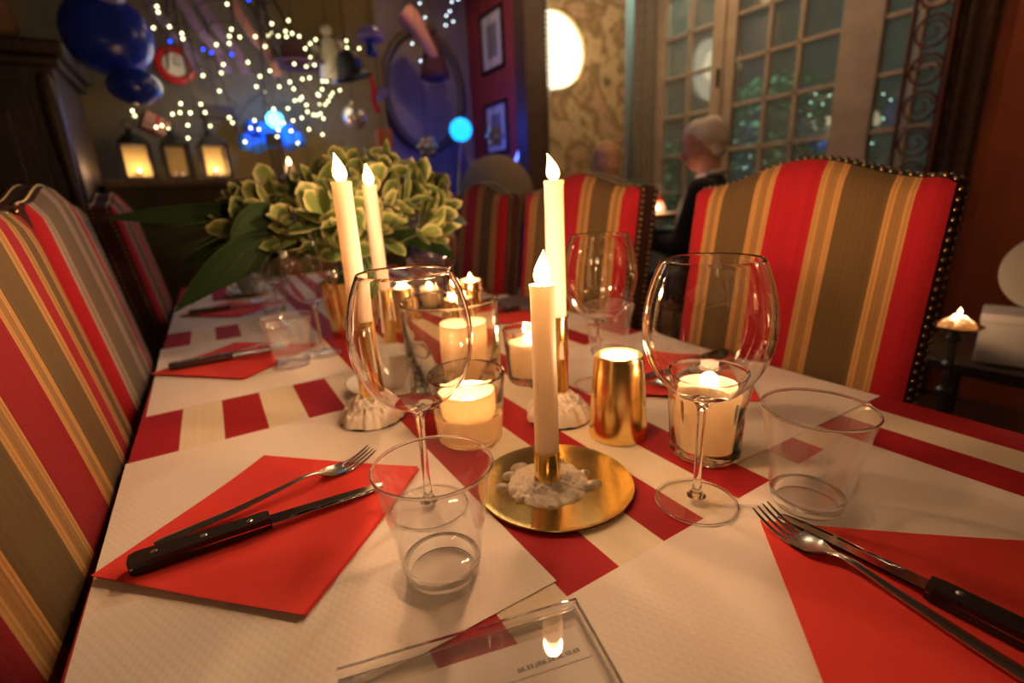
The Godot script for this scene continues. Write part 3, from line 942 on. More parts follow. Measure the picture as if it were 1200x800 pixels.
func build_bouquet() -> void:
	var at := Vector3(0.245, TOP + 0.0008, -1.135)
	var vs := thing("gold_vase", "ribbed gold vase holding the leafy bouquet", "vase", at)
	var vb := B.new()
	for inside in 2:
		vb.sheet(func(u: float, w: float) -> Vector3:
			var a := TAU * u
			var r := (lerpf(0.044, 0.058, w) - inside * 0.002) * (1.0 + 0.03 * cos(a * 18.0))
			return Vector3(cos(a) * r, 0.002 + w * 0.118, sin(a) * r), 144, 6, Vector2.ONE, inside == 0)
	vb.lathe([Vector2(0, 0), Vector2(0.044, 0), Vector2(0.044, 0.004), Vector2(0, 0.006)], 36)
	part(vs, "body", vb, M.brass)
	var t := thing("leafy_bouquet", "bouquet of variegated green leaves with drooping dark fronds on the table", "bouquet", at)
	var r := RandomNumberGenerator.new()
	r.seed = 21
	var lm := mat(Color.WHITE, 0.55, 0.0, 0.3)
	lm.vertex_color_use_as_albedo = true
	lm.backlight_enabled = true
	lm.backlight = Color(0.25, 0.3, 0.12)
	var dark := mat(Color.WHITE, 0.6, 0.0, 0.18)
	dark.vertex_color_use_as_albedo = true
	var kinds := [leaf_mesh(0.076, 0.043, 0.010, 0.25, Color(0.085, 0.115, 0.03), Color(0.34, 0.31, 0.14)), leaf_mesh(0.066, 0.040, 0.016, 0.3, Color(0.105, 0.13, 0.035), Color(0.33, 0.30, 0.14)), leaf_mesh(0.084, 0.043, -0.012, 0.2, Color(0.06, 0.095, 0.025), Color(0.27, 0.26, 0.11))]
	# heads of leaves at the ends of their stems
	var heads := [[0.19, 1.03, -1.02], [0.14, 1.00, -1.05], [0.10, 1.06, -1.10], [0.05, 1.00, -1.12], [0.20, 1.10, -1.10], [0.26, 1.02, -1.03], [0.25, 1.12, -1.12], [0.30, 1.10, -1.06], [0.35, 1.15, -1.10], [0.37, 1.06, -1.02], [0.41, 1.10, -1.06], [0.44, 1.02, -1.04], [0.40, 0.97, -1.01], [0.30, 0.98, -1.02], [0.13, 1.10, -1.18], [0.22, 0.94, -1.02], [0.32, 1.16, -1.18], [0.46, 1.07, -1.12], [0.07, 1.07, -1.18], [0.43, 0.96, -1.05], [0.16, 0.96, -1.06], [0.36, 1.00, -1.10], [0.24, 1.06, -1.06], [0.17, 1.06, -1.14], [0.33, 1.04, -1.05], [0.28, 1.16, -1.16]]
	var stems := B.new()
	for h in heads:
		var p := Vector3(0.25 + (h[0] - 0.25) * 0.90, 0.95 + (h[1] - 0.94) * 0.62, h[2]) - at
		var foot := Vector3(r.randf_range(-0.03, 0.03), 0.10, r.randf_range(-0.03, 0.03))
		stems.tube(curve3([foot, foot.lerp(p, 0.5) + Vector3(0, 0.02, 0), p], 4), [0.0025, 0.0022, 0.0016], 6)
		var dir := (p - Vector3(0, 0.12, 0)).normalized()
		for k in 9:
			var o := MeshInstance3D.new()
			o.name = "leaf"
			o.mesh = kinds[r.randi() % 3]
			o.material_override = lm
			var spin := TAU * (k / 9.0) * 2.4 + r.randf() * 0.4
			var open := lerpf(1.25, 0.35, k / 8.0) + r.randf_range(-0.12, 0.12)
			var side := dir.cross(Vector3.UP if absf(dir.y) < 0.9 else Vector3.RIGHT).normalized().rotated(dir, spin)
			var out := (dir * cos(open) + side * sin(open)).normalized()
			var up := (dir - out * dir.dot(out)).normalized()
			var sc := r.randf_range(0.85, 1.15)
			o.transform = Transform3D(Basis(up.cross(out), up, out).scaled(Vector3.ONE * sc), p - dir * 0.012 * (1.0 - k / 8.0))
			t.add_child(o, true)
	part(t, "stems", stems, M.stem)
	# broad dark leaves hanging to the left, and one to the right
	var dk := Color(0.010, 0.021, 0.007)
	var dr := Color(0.015, 0.030, 0.010)
	var broad := [[Vector3(0.17, 1.00, -1.08), Vector3(0.04, 0.965, -1.05), Vector3(-0.078, 0.862, -1.06), 0.070], [Vector3(0.16, 1.00, -1.10), Vector3(0.03, 1.035, -1.12), Vector3(-0.16, 1.03, -1.16), 0.05], [Vector3(0.15, 0.98, -1.10), Vector3(0.04, 0.99, -1.14), Vector3(-0.06, 0.93, -1.20), 0.06], [Vector3(0.33, 0.97, -1.05), Vector3(0.40, 0.96, -1.03), Vector3(0.47, 0.90, -1.02), 0.04], [Vector3(0.13, 1.03, -1.07), Vector3(0.07, 1.03, -1.04), Vector3(0.03, 0.98, -1.04), 0.045]]
	for e in broad:
		var a: Vector3 = e[0] - at
		var m: Vector3 = e[1] - at
		var z: Vector3 = e[2] - at
		var wide: float = e[3]
		var b := B.new()
		b.sheet(func(u: float, w: float) -> Vector3:
			var q := clampf(u, 0, 1)
			var p: Vector3 = a.lerp(m, q).lerp(m.lerp(z, q), q)
			var d: Vector3 = ((m - a).lerp(z - m, q)).normalized()
			var side := d.cross(Vector3(0.4, 0.2, 1.0)).normalized()
			var half := wide / 2 * maxf(0.03, pow(sin(PI * pow(q, 0.8)), 0.9) if q > 0 and q < 1 else 0.03)
			var s := w * 2.0 - 1.0
			return p + side * s * half + Vector3(0.0, 0.0, 0.18 * absf(s) * half), 16, 6)
		for k in b.v.size():
			b.c.append(dk.lerp(dr, absf(sin(b.uv[k].y * 30.0))))
		part(t, "broad_leaf", b, dark)
	for k in 22:
		var u := k / 21.0
		var s := Vector3(0.15, 0.985, -1.08) - at
		var e := Vector3(lerpf(-0.10, 0.06, u) + r.randf_range(-0.01, 0.01), lerpf(0.99, 0.87, u) + r.randf_range(-0.015, 0.015), -1.06 + r.randf_range(-0.05, 0.03)) - at
		var m := s.lerp(e, 0.55) + Vector3(0, 0.025, 0)
		part(t, "frond", B.new().tube(curve3([s, m, e], 5), [0.0030, 0.0030, 0.0026, 0.0022, 0.0018, 0.0015, 0.0012, 0.0010, 0.0008, 0.0006, 0.0004], 6, 0.3), M.frond)
	for k in 5:
		part(t, "grass_blade", B.new().tube(curve3([Vector3(0.01 * k - 0.005, 0.08, 0.05), Vector3(0.012 * k, 0.15, 0.075), Vector3(0.008 * k - 0.01, 0.22, 0.06)], 4), [0.004, 0.005, 0.005, 0.004, 0.004, 0.003, 0.002, 0.0015, 0.001], 6, 0.25), M.blade_green)


# ---------------------------------------------------------------- room
func build_room() -> void:
	struct("floor", B.new().box(Vector3(5.6, 0.1, 6.4), Vector3(0.45, -0.05, -0.9)), M.floor)
	struct("ceiling", B.new().box(Vector3(5.6, 0.1, 6.4), Vector3(0.45, 2.95, -0.9)), M.ceiling)
	struct("wall_left", B.new().box(Vector3(0.1, 2.9, 6.2), Vector3(-2.25, 1.45, -1.0)), M.plaster_olive)
	struct("wall_near", B.new().box(Vector3(5.4, 2.9, 0.1), Vector3(0.45, 1.45, 2.05)), M.plaster_olive)
	struct("wall_back", B.new().box(Vector3(3.0, 2.9, 0.1), Vector3(1.6, 1.45, -4.05)), M.plaster_mauve)
	struct("wall_display", B.new().box(Vector3(3.3, 2.9, 0.1), Vector3(-0.60, 1.45, -3.2)), M.plaster_olive)
	struct("wall_display_return", B.new().box(Vector3(0.1, 2.9, 0.85), Vector3(1.0, 1.45, -3.625)), M.plaster_mauve)
	# the block that carries the tapestry; its left face is the red wall
	struct("wall_red", B.new().box(Vector3(0.04, 2.9, 1.0), Vector3(2.095, 1.45, -3.5)), M.red_wall)
	struct("wall_tapestry", B.new().box(Vector3(0.98, 2.9, 0.96), Vector3(2.605, 1.45, -3.50)), M.plaster_mauve)
	struct("trim_pilaster", B.new().box(Vector3(0.17, 2.9, 0.13), Vector3(1.99, 1.45, -2.965), 0.006), M.brown_paint)
	struct("wall_right", B.new().box(Vector3(0.12, 2.9, 3.1), Vector3(3.04, 1.45, 0.505)), M.orange_wall)
	struct("wall_right_head", B.new().box(Vector3(0.12, 0.30, 2.2), Vector3(3.04, 2.75, -1.895)), M.plaster_mauve)
	# low panelled wall with the ledge the lanterns stand on
	struct("wall_low", B.new().box(Vector3(1.28, 1.15, 0.42), Vector3(0.315, 0.575, -2.89)), M.dado)
	struct("trim_ledge", B.new().box(Vector3(1.28, 0.030, 0.46), Vector3(0.315, 1.165, -2.88), 0.006), M.ledge)

	# French window: jambs, stiles, muntins and panes
	var w := Node3D.new()
	w.name = "window_1"
	w.set_meta("kind", "structure")
	add_child(w)
	var ys := [0.50, 0.755, 1.01, 1.265, 1.525, 1.78, 2.03, 2.285, 2.56]
	var leaf_spec := [[-2.724, -2.335, [-2.522]], [-2.165, -1.553, [-1.954, -1.769]], [-1.358, -1.085, [-1.205]]]
	for z in [[-2.99, -2.724], [-2.335, -2.165], [-1.553, -1.358], [-1.085, -1.045]]:
		part(w, "stile", B.new().box(Vector3(0.055, 2.6, z[1] - z[0]), Vector3(2.99, 1.30, (z[0] + z[1]) / 2), 0.006), M.window_paint)
	part(w, "mullion_bead", B.new().box(Vector3(0.03, 2.6, 0.028), Vector3(2.96, 1.30, -2.25), 0.008), M.window_paint)
	part(w, "red_reveal", B.new().box(Vector3(0.010, 2.6, 0.014), Vector3(2.958, 1.30, -2.838)), M.red_wall)
	part(w, "handle", B.new().box(Vector3(0.02, 0.11, 0.022), Vector3(2.945, 1.70, -2.262), 0.006), M.iron)
	for l in leaf_spec:
		var zs: Array = [l[0]] + l[2] + [l[1]]
		part(w, "bottom_panel", B.new().box(Vector3(0.05, 0.50, l[1] - l[0]), Vector3(2.99, 0.25, (l[0] + l[1]) / 2), 0.006), M.window_paint)
		for k in ys.size():
			part(w, "glazing_bar", B.new().box(Vector3(0.036, 0.024, l[1] - l[0]), Vector3(2.99, ys[k], (l[0] + l[1]) / 2), 0.004), M.window_paint)
		for z in l[2]:
			part(w, "upright_bar", B.new().box(Vector3(0.036, 2.08, 0.026), Vector3(2.99, 1.54, z), 0.004), M.window_paint)
		for k in ys.size() - 1:
			for j in zs.size() - 1:
				for gl in [2.982, 2.998]:
					part(w, "pane", B.new().box(Vector3(0.004, ys[k + 1] - ys[k] - 0.024, zs[j + 1] - zs[j] - 0.012), Vector3(gl, (ys[k] + ys[k + 1]) / 2, (zs[j] + zs[j + 1]) / 2)), M.window)


func curtain(called: String, label: String, a: Vector3, b: Vector3, h: float, folds: float, deep: float, m: Material) -> void:
	var d := (b - a)
	var side := d.cross(Vector3.UP).normalized()
	var s := B.new()
	for k in 2:
		s.sheet(func(u: float, w: float) -> Vector3: return a + d * u + Vector3(0, w * h, 0) + side * (deep * sin(u * folds * TAU + 0.5 * sin(w * 3.0)) * (0.6 + 0.4 * (1.0 - w)) + k * 0.003), 64, 12, Vector2.ONE, k == 0)
	solo(called, s, m, label, "curtain")


func build_right_side() -> void:
	curtain("grey_curtain", "grey curtain hanging in the corner between tapestry and window", Vector3(2.865, 0.02, -2.93), Vector3(2.955, 0.02, -2.80), 2.7, 2.0, 0.014, M.curtain_grey)
	curtain("brown_curtain", "dark brown curtain at the right end of the window", Vector3(2.90, 0.02, -1.065), Vector3(2.90, 0.02, -0.90), 2.75, 2.5, 0.018, M.curtain_brown)
	var tp := B.new().box(Vector3(0.735, 2.0, 0.02), Vector3(0, 1.0, 0), 0.003)
	solo("wall_tapestry_panel", tp, M.tapestry, "worn gold tapestry with faded leaves and birds beside the curtain", "tapestry", Vector3(2.475, 0.65, -3.005))
	# lit half-moon wall lamp
	var lp := thing("half_moon_wall_lamp", "bright half moon wall lamp on the tapestry beside the bead strand", "wall lamp", Vector3(2.185, 1.962, -2.98))
	var o := PackedVector2Array()
	for k in 25:
		var t := -PI / 2 + PI * k / 24.0
		o.append(Vector2(cos(t) * 0.258 - 0.002, sin(t) * 0.235))
	o.append(Vector2(-0.105, 0.235))
	o.append(Vector2(-0.105, -0.235))
	var xf := Transform3D(Basis(Vector3.RIGHT, -PI / 2), Vector3.ZERO)
	part(lp, "diffuser", B.new().slab(o, -0.028, -0.006, xf.scaled(Vector3(1, 1, -1))), M.moon)
	var rim := []
	for k in 25:
		rim.append(Vector3(o[k].x * 1.02, o[k].y * 1.02, 0.008))
	part(lp, "brass_rim", B.new().tube(rim, [0.007], 8), M.brass)
	lamp(lp, "half_moon_light", Vector3(0.08, 0.0, 0.16), Color(1.0, 0.88, 0.66), 0.04, 0.14)
	# strand of glass beads down the pilaster edge
	var st := thing("bead_strand", "strand of clear glass beads hanging before the half moon lamp", "bead strand", Vector3(2.072, 0, -2.885))
	part(st, "thread", B.new().tube([Vector3(0, 1.30, 0), Vector3(0, 2.88, 0)], [0.0012], 5), M.iron)
	var bead := B.new().ball(Vector3.ZERO, Vector3(0.010, 0.012, 0.010), 8).mesh()
	for k in 52:
		part(st, "bead", bead, M.crystal, Vector3(0, 1.32 + k * 0.030, 0))
	# framed prints on the red wall
	var fr := [["framed print higher on the red wall", 1.96, 2.365], ["framed print lower on the red wall", 1.37, 1.745]]
	for f in fr:
		var h: float = f[2] - f[1]
		var p := thing("framed_print", f[0], "picture", Vector3(2.072, f[1], -3.59), 0.0, "framed prints on the red wall")
		var m := B.new()
		for s in [-1.0, 1.0]:
			m.box(Vector3(0.022, h, 0.024), Vector3(-0.004, h / 2, s * 0.158), 0.004)
			m.box(Vector3(0.022, 0.024, 0.34), Vector3(-0.004, h / 2 + s * (h / 2 - 0.012), 0), 0.004)
		part(p, "frame", m, M.black)
		part(p, "mount", B.new().box(Vector3(0.006, h - 0.04, 0.30), Vector3(0.0, h / 2, 0)), M.mount)
		part(p, "print", B.new().box(Vector3(0.004, h * 0.55, 0.15), Vector3(-0.004, h / 2, 0)), M.etching)
	# wrought screen in front of the third window leaf
	var sc := thing("iron_screen", "reddish wrought iron scroll screen before the right window", "screen", Vector3(2.84, 0, -1.105))
	for z in [-0.078, 0.078]:
		part(sc, "upright", B.new().tube([Vector3(0, 0, z), Vector3(0, 2.55, z)], [0.010], 8), M.rust)
	for k in 16:
		var y := 0.14 + k * 0.15
		var ring := []
		for q in 17:
			var t := TAU * q / 16.0
			ring.append(Vector3(0, y + sin(t) * 0.062, cos(t) * 0.062))
		part(sc, "ring", B.new().tube(ring, [0.006], 6, 1.0, false), M.rust)
		var sp := []
		for q in 15:
			var u := q / 14.0
			var t := u * TAU * 1.2
			sp.append(Vector3(0.004, y + sin(t) * 0.048 * (1.0 - u * 0.7), cos(t) * 0.048 * (1.0 - u * 0.7)))
		part(sc, "scroll", B.new().tube(sp, [0.005, 0.004], 6), M.rust)
	part(sc, "crossbar", B.new().box(Vector3(0.012, 0.012, 0.17), Vector3(0, 2.54, 0)), M.rust)
	part(sc, "foot_rail", B.new().box(Vector3(0.05, 0.02, 0.17), Vector3(0, 0.01, 0)), M.rust)

	# tall candle stand, side table with the white plate and box behind the first right chair
	var cs := thing("candle_stand", "thin dark candle stand with turned rings behind the large right chair", "candle stand", Vector3(1.395, 0, -0.400))
	part(cs, "foot", B.new().lathe(spline([Vector2(0, 0), Vector2(0.09, 0), Vector2(0.088, 0.012), Vector2(0.03, 0.03), Vector2(0.012, 0.06), Vector2(0, 0.06)], 3), 24), M.pewter)
	var prof := [Vector2(0, 0.05)]
	for k in 10:
		var y := 0.06 + k * 0.063
		prof.append_array([Vector2(0.008, y), Vector2(0.008, y + 0.045), Vector2(0.014, y + 0.052), Vector2(0.014, y + 0.056), Vector2(0.008, y + 0.062)])
	prof.append_array([Vector2(0.008, 0.705), Vector2(0.0, 0.705)])
	part(cs, "stem", B.new().lathe(prof, 16), M.pewter)
	part(cs, "drip_dish", B.new().lathe([Vector2(0, 0.700), Vector2(0.030, 0.700), Vector2(0.046, 0.708), Vector2(0.047, 0.711), Vector2(0.030, 0.705), Vector2(0, 0.705)], 28), M.brass)
	var sv := thing("melted_candle", "stubby melted candle burning on the dark stand at right", "candle", Vector3(1.395, 0.7055, -0.400))
	part(sv, "wax", lumps(0.034, 0.030, 4), M.wax)
	add_flame(sv, Vector3(0, 0.026, 0), 0.016, Vector2.ZERO, 0.008)
	var sb := thing("side_table", "low dark side table behind the candle stand at right", "table", Vector3(1.72, 0, -0.36))
	part(sb, "top", B.new().box(Vector3(0.42, 0.03, 0.50), Vector3(0, 0.575, 0.05), 0.005), M.dark_wood)
	for sx in [-0.18, 0.18]:
		for sz in [-0.17, 0.27]:
			part(sb, "leg", B.new().box(Vector3(0.035, 0.56, 0.035), Vector3(sx, 0.28, sz), 0.004), M.dark_wood)
	var bx := thing("white_paper_box", "white box standing on the dark side table at right", "box", Vector3(1.63, 0.5905, -0.33), 0.25)
	part(bx, "body", B.new().box(Vector3(0.12, 0.10, 0.18), Vector3(0, 0.05, 0), 0.004), M.mount)
	part(bx, "lid", B.new().box(Vector3(0.125, 0.022, 0.185), Vector3(0, 0.111, 0), 0.004), M.mount)
	var pl := thing("white_plate", "white plate with a dark swirl leaning behind the white box", "plate", Vector3(1.66, 0.713, -0.335), -1.05)
	part(pl, "dish", B.new().lathe([Vector2(0, 0), Vector2(0.06, 0.0), Vector2(0.086, 0.011), Vector2(0.089, 0.014), Vector2(0.083, 0.013), Vector2(0.06, 0.004), Vector2(0, 0.004)], 40, Transform3D(Basis(Vector3.RIGHT, PI / 2 - 0.2), Vector3(0, 0.090, 0))), M.china)
	var sw := []
	for q in 24:
		var u := q / 23.0
		var t := u * TAU * 1.5
		sw.append(Transform3D(Basis(Vector3.RIGHT, PI / 2 - 0.2), Vector3(0, 0.090, 0)) * Vector3(cos(t) * 0.05 * (1 - u * 0.6) + 0.01, 0.0075, sin(t) * 0.055 * (1 - u * 0.6)))
	part(pl, "swirl", B.new().tube(sw, [0.004, 0.006, 0.007, 0.005], 8), M.brown_paint)

	# small round table of the two guests with an oil lamp
	var gt := thing("bistro_table", "small pale round table beside the seated man", "table", Vector3(2.02, 0, -1.98))
	part(gt, "top", B.new().lathe([Vector2(0, 0.895), Vector2(0.21, 0.895), Vector2(0.215, 0.907), Vector2(0.21, 0.920), Vector2(0, 0.920)], 48), M.ledge)
	part(gt, "column", B.new().lathe([Vector2(0, 0.02), Vector2(0.03, 0.02), Vector2(0.025, 0.895), Vector2(0, 0.895)], 20), M.iron)
	part(gt, "foot", B.new().lathe([Vector2(0, 0), Vector2(0.22, 0), Vector2(0.21, 0.02), Vector2(0.03, 0.035), Vector2(0, 0.035)], 32), M.iron)
	var ol := thing("oil_lamp", "small glass oil lamp with a red band on the round table", "lamp", Vector3(1.985, 0.921, -1.835))
	part(ol, "bowl", B.new().lathe(walled(spline([Vector2(0.012, 0.0), Vector2(0.030, 0.006), Vector2(0.038, 0.026), Vector2(0.030, 0.046), Vector2(0.018, 0.056)], 4), 0.0015, 0.003), 28), M.jar)
	part(ol, "red_band", B.new().lathe([Vector2(0.017, 0.057), Vector2(0.026, 0.058), Vector2(0.028, 0.074), Vector2(0.024, 0.080), Vector2(0.016, 0.080), Vector2(0.017, 0.057)], 24), M.red_band)
	part(ol, "chimney", B.new().lathe(walled([Vector2(0.022, 0.080), Vector2(0.026, 0.10), Vector2(0.020, 0.125), Vector2(0.016, 0.15)], 0.001, 0.0805), 24), M.jar)
	add_flame(ol, Vector3(0, 0.016, 0), 0.026, Vector2.ZERO, 0.02)


func build_garden() -> void:
	struct("ground_garden", B.new().box(Vector3(4.0, 0.1, 7.0), Vector3(5.15, -0.06, -1.8)), M.soil)
	struct("wall_garden", B.new().box(Vector3(0.2, 3.6, 8.0), Vector3(6.2, 1.8, -2.0)), M.plaster_night)
	var r := RandomNumberGenerator.new()
	r.seed = 5
	var specs := [["leafy garden shrub behind the middle panes of the window", Vector3(3.95, 0, -2.45), 0.62, 1.70], ["leafy garden shrub behind the panes beside the seated man", Vector3(3.95, 0, -3.95), 0.62, 1.60], ["leafy garden shrub behind the right window leaf", Vector3(4.1, 0, -0.95), 0.6, 1.45]]
	for s in specs:
		var t := thing("garden_shrub", s[0], "shrub", s[1])
		var b := B.new()
		for k in 2600:
			var a := TAU * r.randf()
			var u := r.randf()
			var hh: float = s[3]
			var y: float = 0.12 + u * hh
			var rad: float = s[2] * sqrt(maxf(0.05, sin(PI * clampf(u * 0.86 + 0.1, 0, 1)))) * (0.55 + 0.5 * r.randf())
			var p := Vector3(cos(a) * rad, y, sin(a) * rad)
			var out := Vector3(cos(a), r.randf_range(-0.6, 0.6), sin(a)).normalized()
			var side := out.cross(Vector3.UP).normalized() * r.randf_range(0.018, 0.03)
			var tip := out * r.randf_range(0.05, 0.09) + Vector3(0, -0.015, 0)
			var nn := side.cross(tip).normalized()
			var f := b.v.size()
			b.put(p, nn)
			b.put(p + tip * 0.5 + side, nn)
			b.put(p + tip, nn)
			b.put(p + tip * 0.5 - side, nn)
			b.tri(f, f + 2, f + 1)
			b.tri(f, f + 3, f + 2)
		part(t, "foliage", b, M.shrub).set_meta("kind", "stuff")
		part(t, "trunk", B.new().tube([Vector3(0, 0, 0), Vector3(0.03, 0.5, 0), Vector3(0, 1.0, 0.02)], [0.035, 0.028, 0.015], 8), M.bark)
	var gl := thing("garden_lamp", "garden lamp on a tall post lighting the shrubs outside", "lamp", Vector3(3.45, 0, -2.95))
	part(gl, "post", B.new().tube([Vector3(0, 0, 0), Vector3(0, 2.50, 0)], [0.02], 10), M.iron)
	part(gl, "lamp_globe", B.new().ball(Vector3(0, 2.56, 0), Vector3.ONE * 0.06, 16), M.garden_glow)
	lamp(gl, "garden_light", Vector3(0, 2.56, 0), Color(0.78, 1.0, 0.86), 3.2, 0.05)
	var fs := thing("garden_fairy_lights", "few pale fairy lights seen through the window panes", "fairy lights", Vector3.ZERO)
	var g := [[3.5, 1.536, -1.968], [3.5, 1.58, -1.943], [3.5, 1.513, -1.891], [3.5, 1.46, -1.967], [3.5, 1.556, -1.855], [3.5, 1.57, -1.583], [3.5, 1.51, -1.552], [3.5, 1.471, -1.508], [3.5, 1.375, -1.533], [3.5, 1.244, -1.572]]
	var w := [Vector3(3.5, 2.6, -1.95)]
	for q in g:
		w.append(Vector3(q[0], q[1], q[2]))
	part(fs, "wire", B.new().tube(w, [0.0015], 5), M.iron)
	for q in g:
		part(fs, "bulb", M.bulb_mesh, M.bulb_pale, Vector3(q[0], q[1], q[2]))


# ---------------------------------------------------------------- left side and the display wall
func light_string(called: String, label: String, flat: Array, wire_top: Vector3, m: Material) -> void:
	var t := thing(called, label, "fairy lights", Vector3.ZERO)
	var w := [wire_top]
	for k in range(0, flat.size(), 3):
		w.append(Vector3(flat[k], flat[k + 1], flat[k + 2]))
	var wire := B.new()
	for k in w.size() - 1:
		var a: Vector3 = w[k]
		var b: Vector3 = w[k + 1]
		wire.tube([a, a.lerp(b, 0.5) + Vector3(0, -0.012, -0.01), b], [0.0012], 5)
	part(t, "wire", wire, M.wire)
	for k in range(1, w.size()):
		part(t, "bulb", M.bulb_mesh, m, w[k])


func lantern(label: String, x: float, lit: bool, s := 1.0) -> void:
	var t := thing("candle_lantern", label, "lantern", Vector3(x, 1.1805, -2.80), 0.12, "lanterns on the ledge")
	var w := 0.052 * s
	var fr := B.new()
	fr.box(Vector3(w * 2.3, 0.014, w * 2.3), Vector3(0, 0.007, 0), 0.002)
	fr.box(Vector3(w * 2.2, 0.010, w * 2.2), Vector3(0, 0.150, 0), 0.002)
	for sx in [-1.0, 1.0]:
		for sz in [-1.0, 1.0]:
			fr.box(Vector3(0.011, 0.14, 0.011), Vector3(sx * w, 0.08, sz * w))
	part(t, "frame", fr, M.black)
	part(t, "roof", B.new().lathe([Vector2(w * 1.55, 0.154), Vector2(w * 1.5, 0.158), Vector2(w * 0.7, 0.190), Vector2(w * 0.45, 0.194), Vector2(w * 0.4, 0.212), Vector2(0, 0.215)], 4, Transform3D(Basis(Vector3.UP, PI / 4), Vector3.ZERO), 0.1), M.black)
	var ring := []
	for q in 13:
		var a := TAU * q / 12.0
		ring.append(Vector3(cos(a) * 0.02, 0.232 + sin(a) * 0.02, 0))
	part(t, "ring", B.new().tube(ring, [0.0025], 6, 1.0, false), M.black)
	for sx in [-1.0, 1.0]:
		part(t, "pane", B.new().box(Vector3(0.002, 0.13, w * 1.8), Vector3(sx * w, 0.08, 0)), M.window)
	part(t, "pane", B.new().box(Vector3(w * 1.8, 0.13, 0.002), Vector3(0, 0.08, w)), M.window)
	part(t, "back_panel", B.new().box(Vector3(w * 1.8, 0.13, 0.002), Vector3(0, 0.08, -w)), M.amber_card)
	part(t, "candle", B.new().lathe([Vector2(0, 0.0145), Vector2(0.018, 0.0145), Vector2(0.018, 0.036), Vector2(0.012, 0.034), Vector2(0, 0.033)], 20), M.wax)
	if lit:
		add_flame(t, Vector3(0, 0.034, 0), 0.018, Vector2.ZERO, 0.008)


func hang(t: Node3D, from: Vector3, to_y: float) -> void:
	part(t, "cord", B.new().tube([from, Vector3(from.x, to_y, from.z)], [0.0016], 5), M.iron)


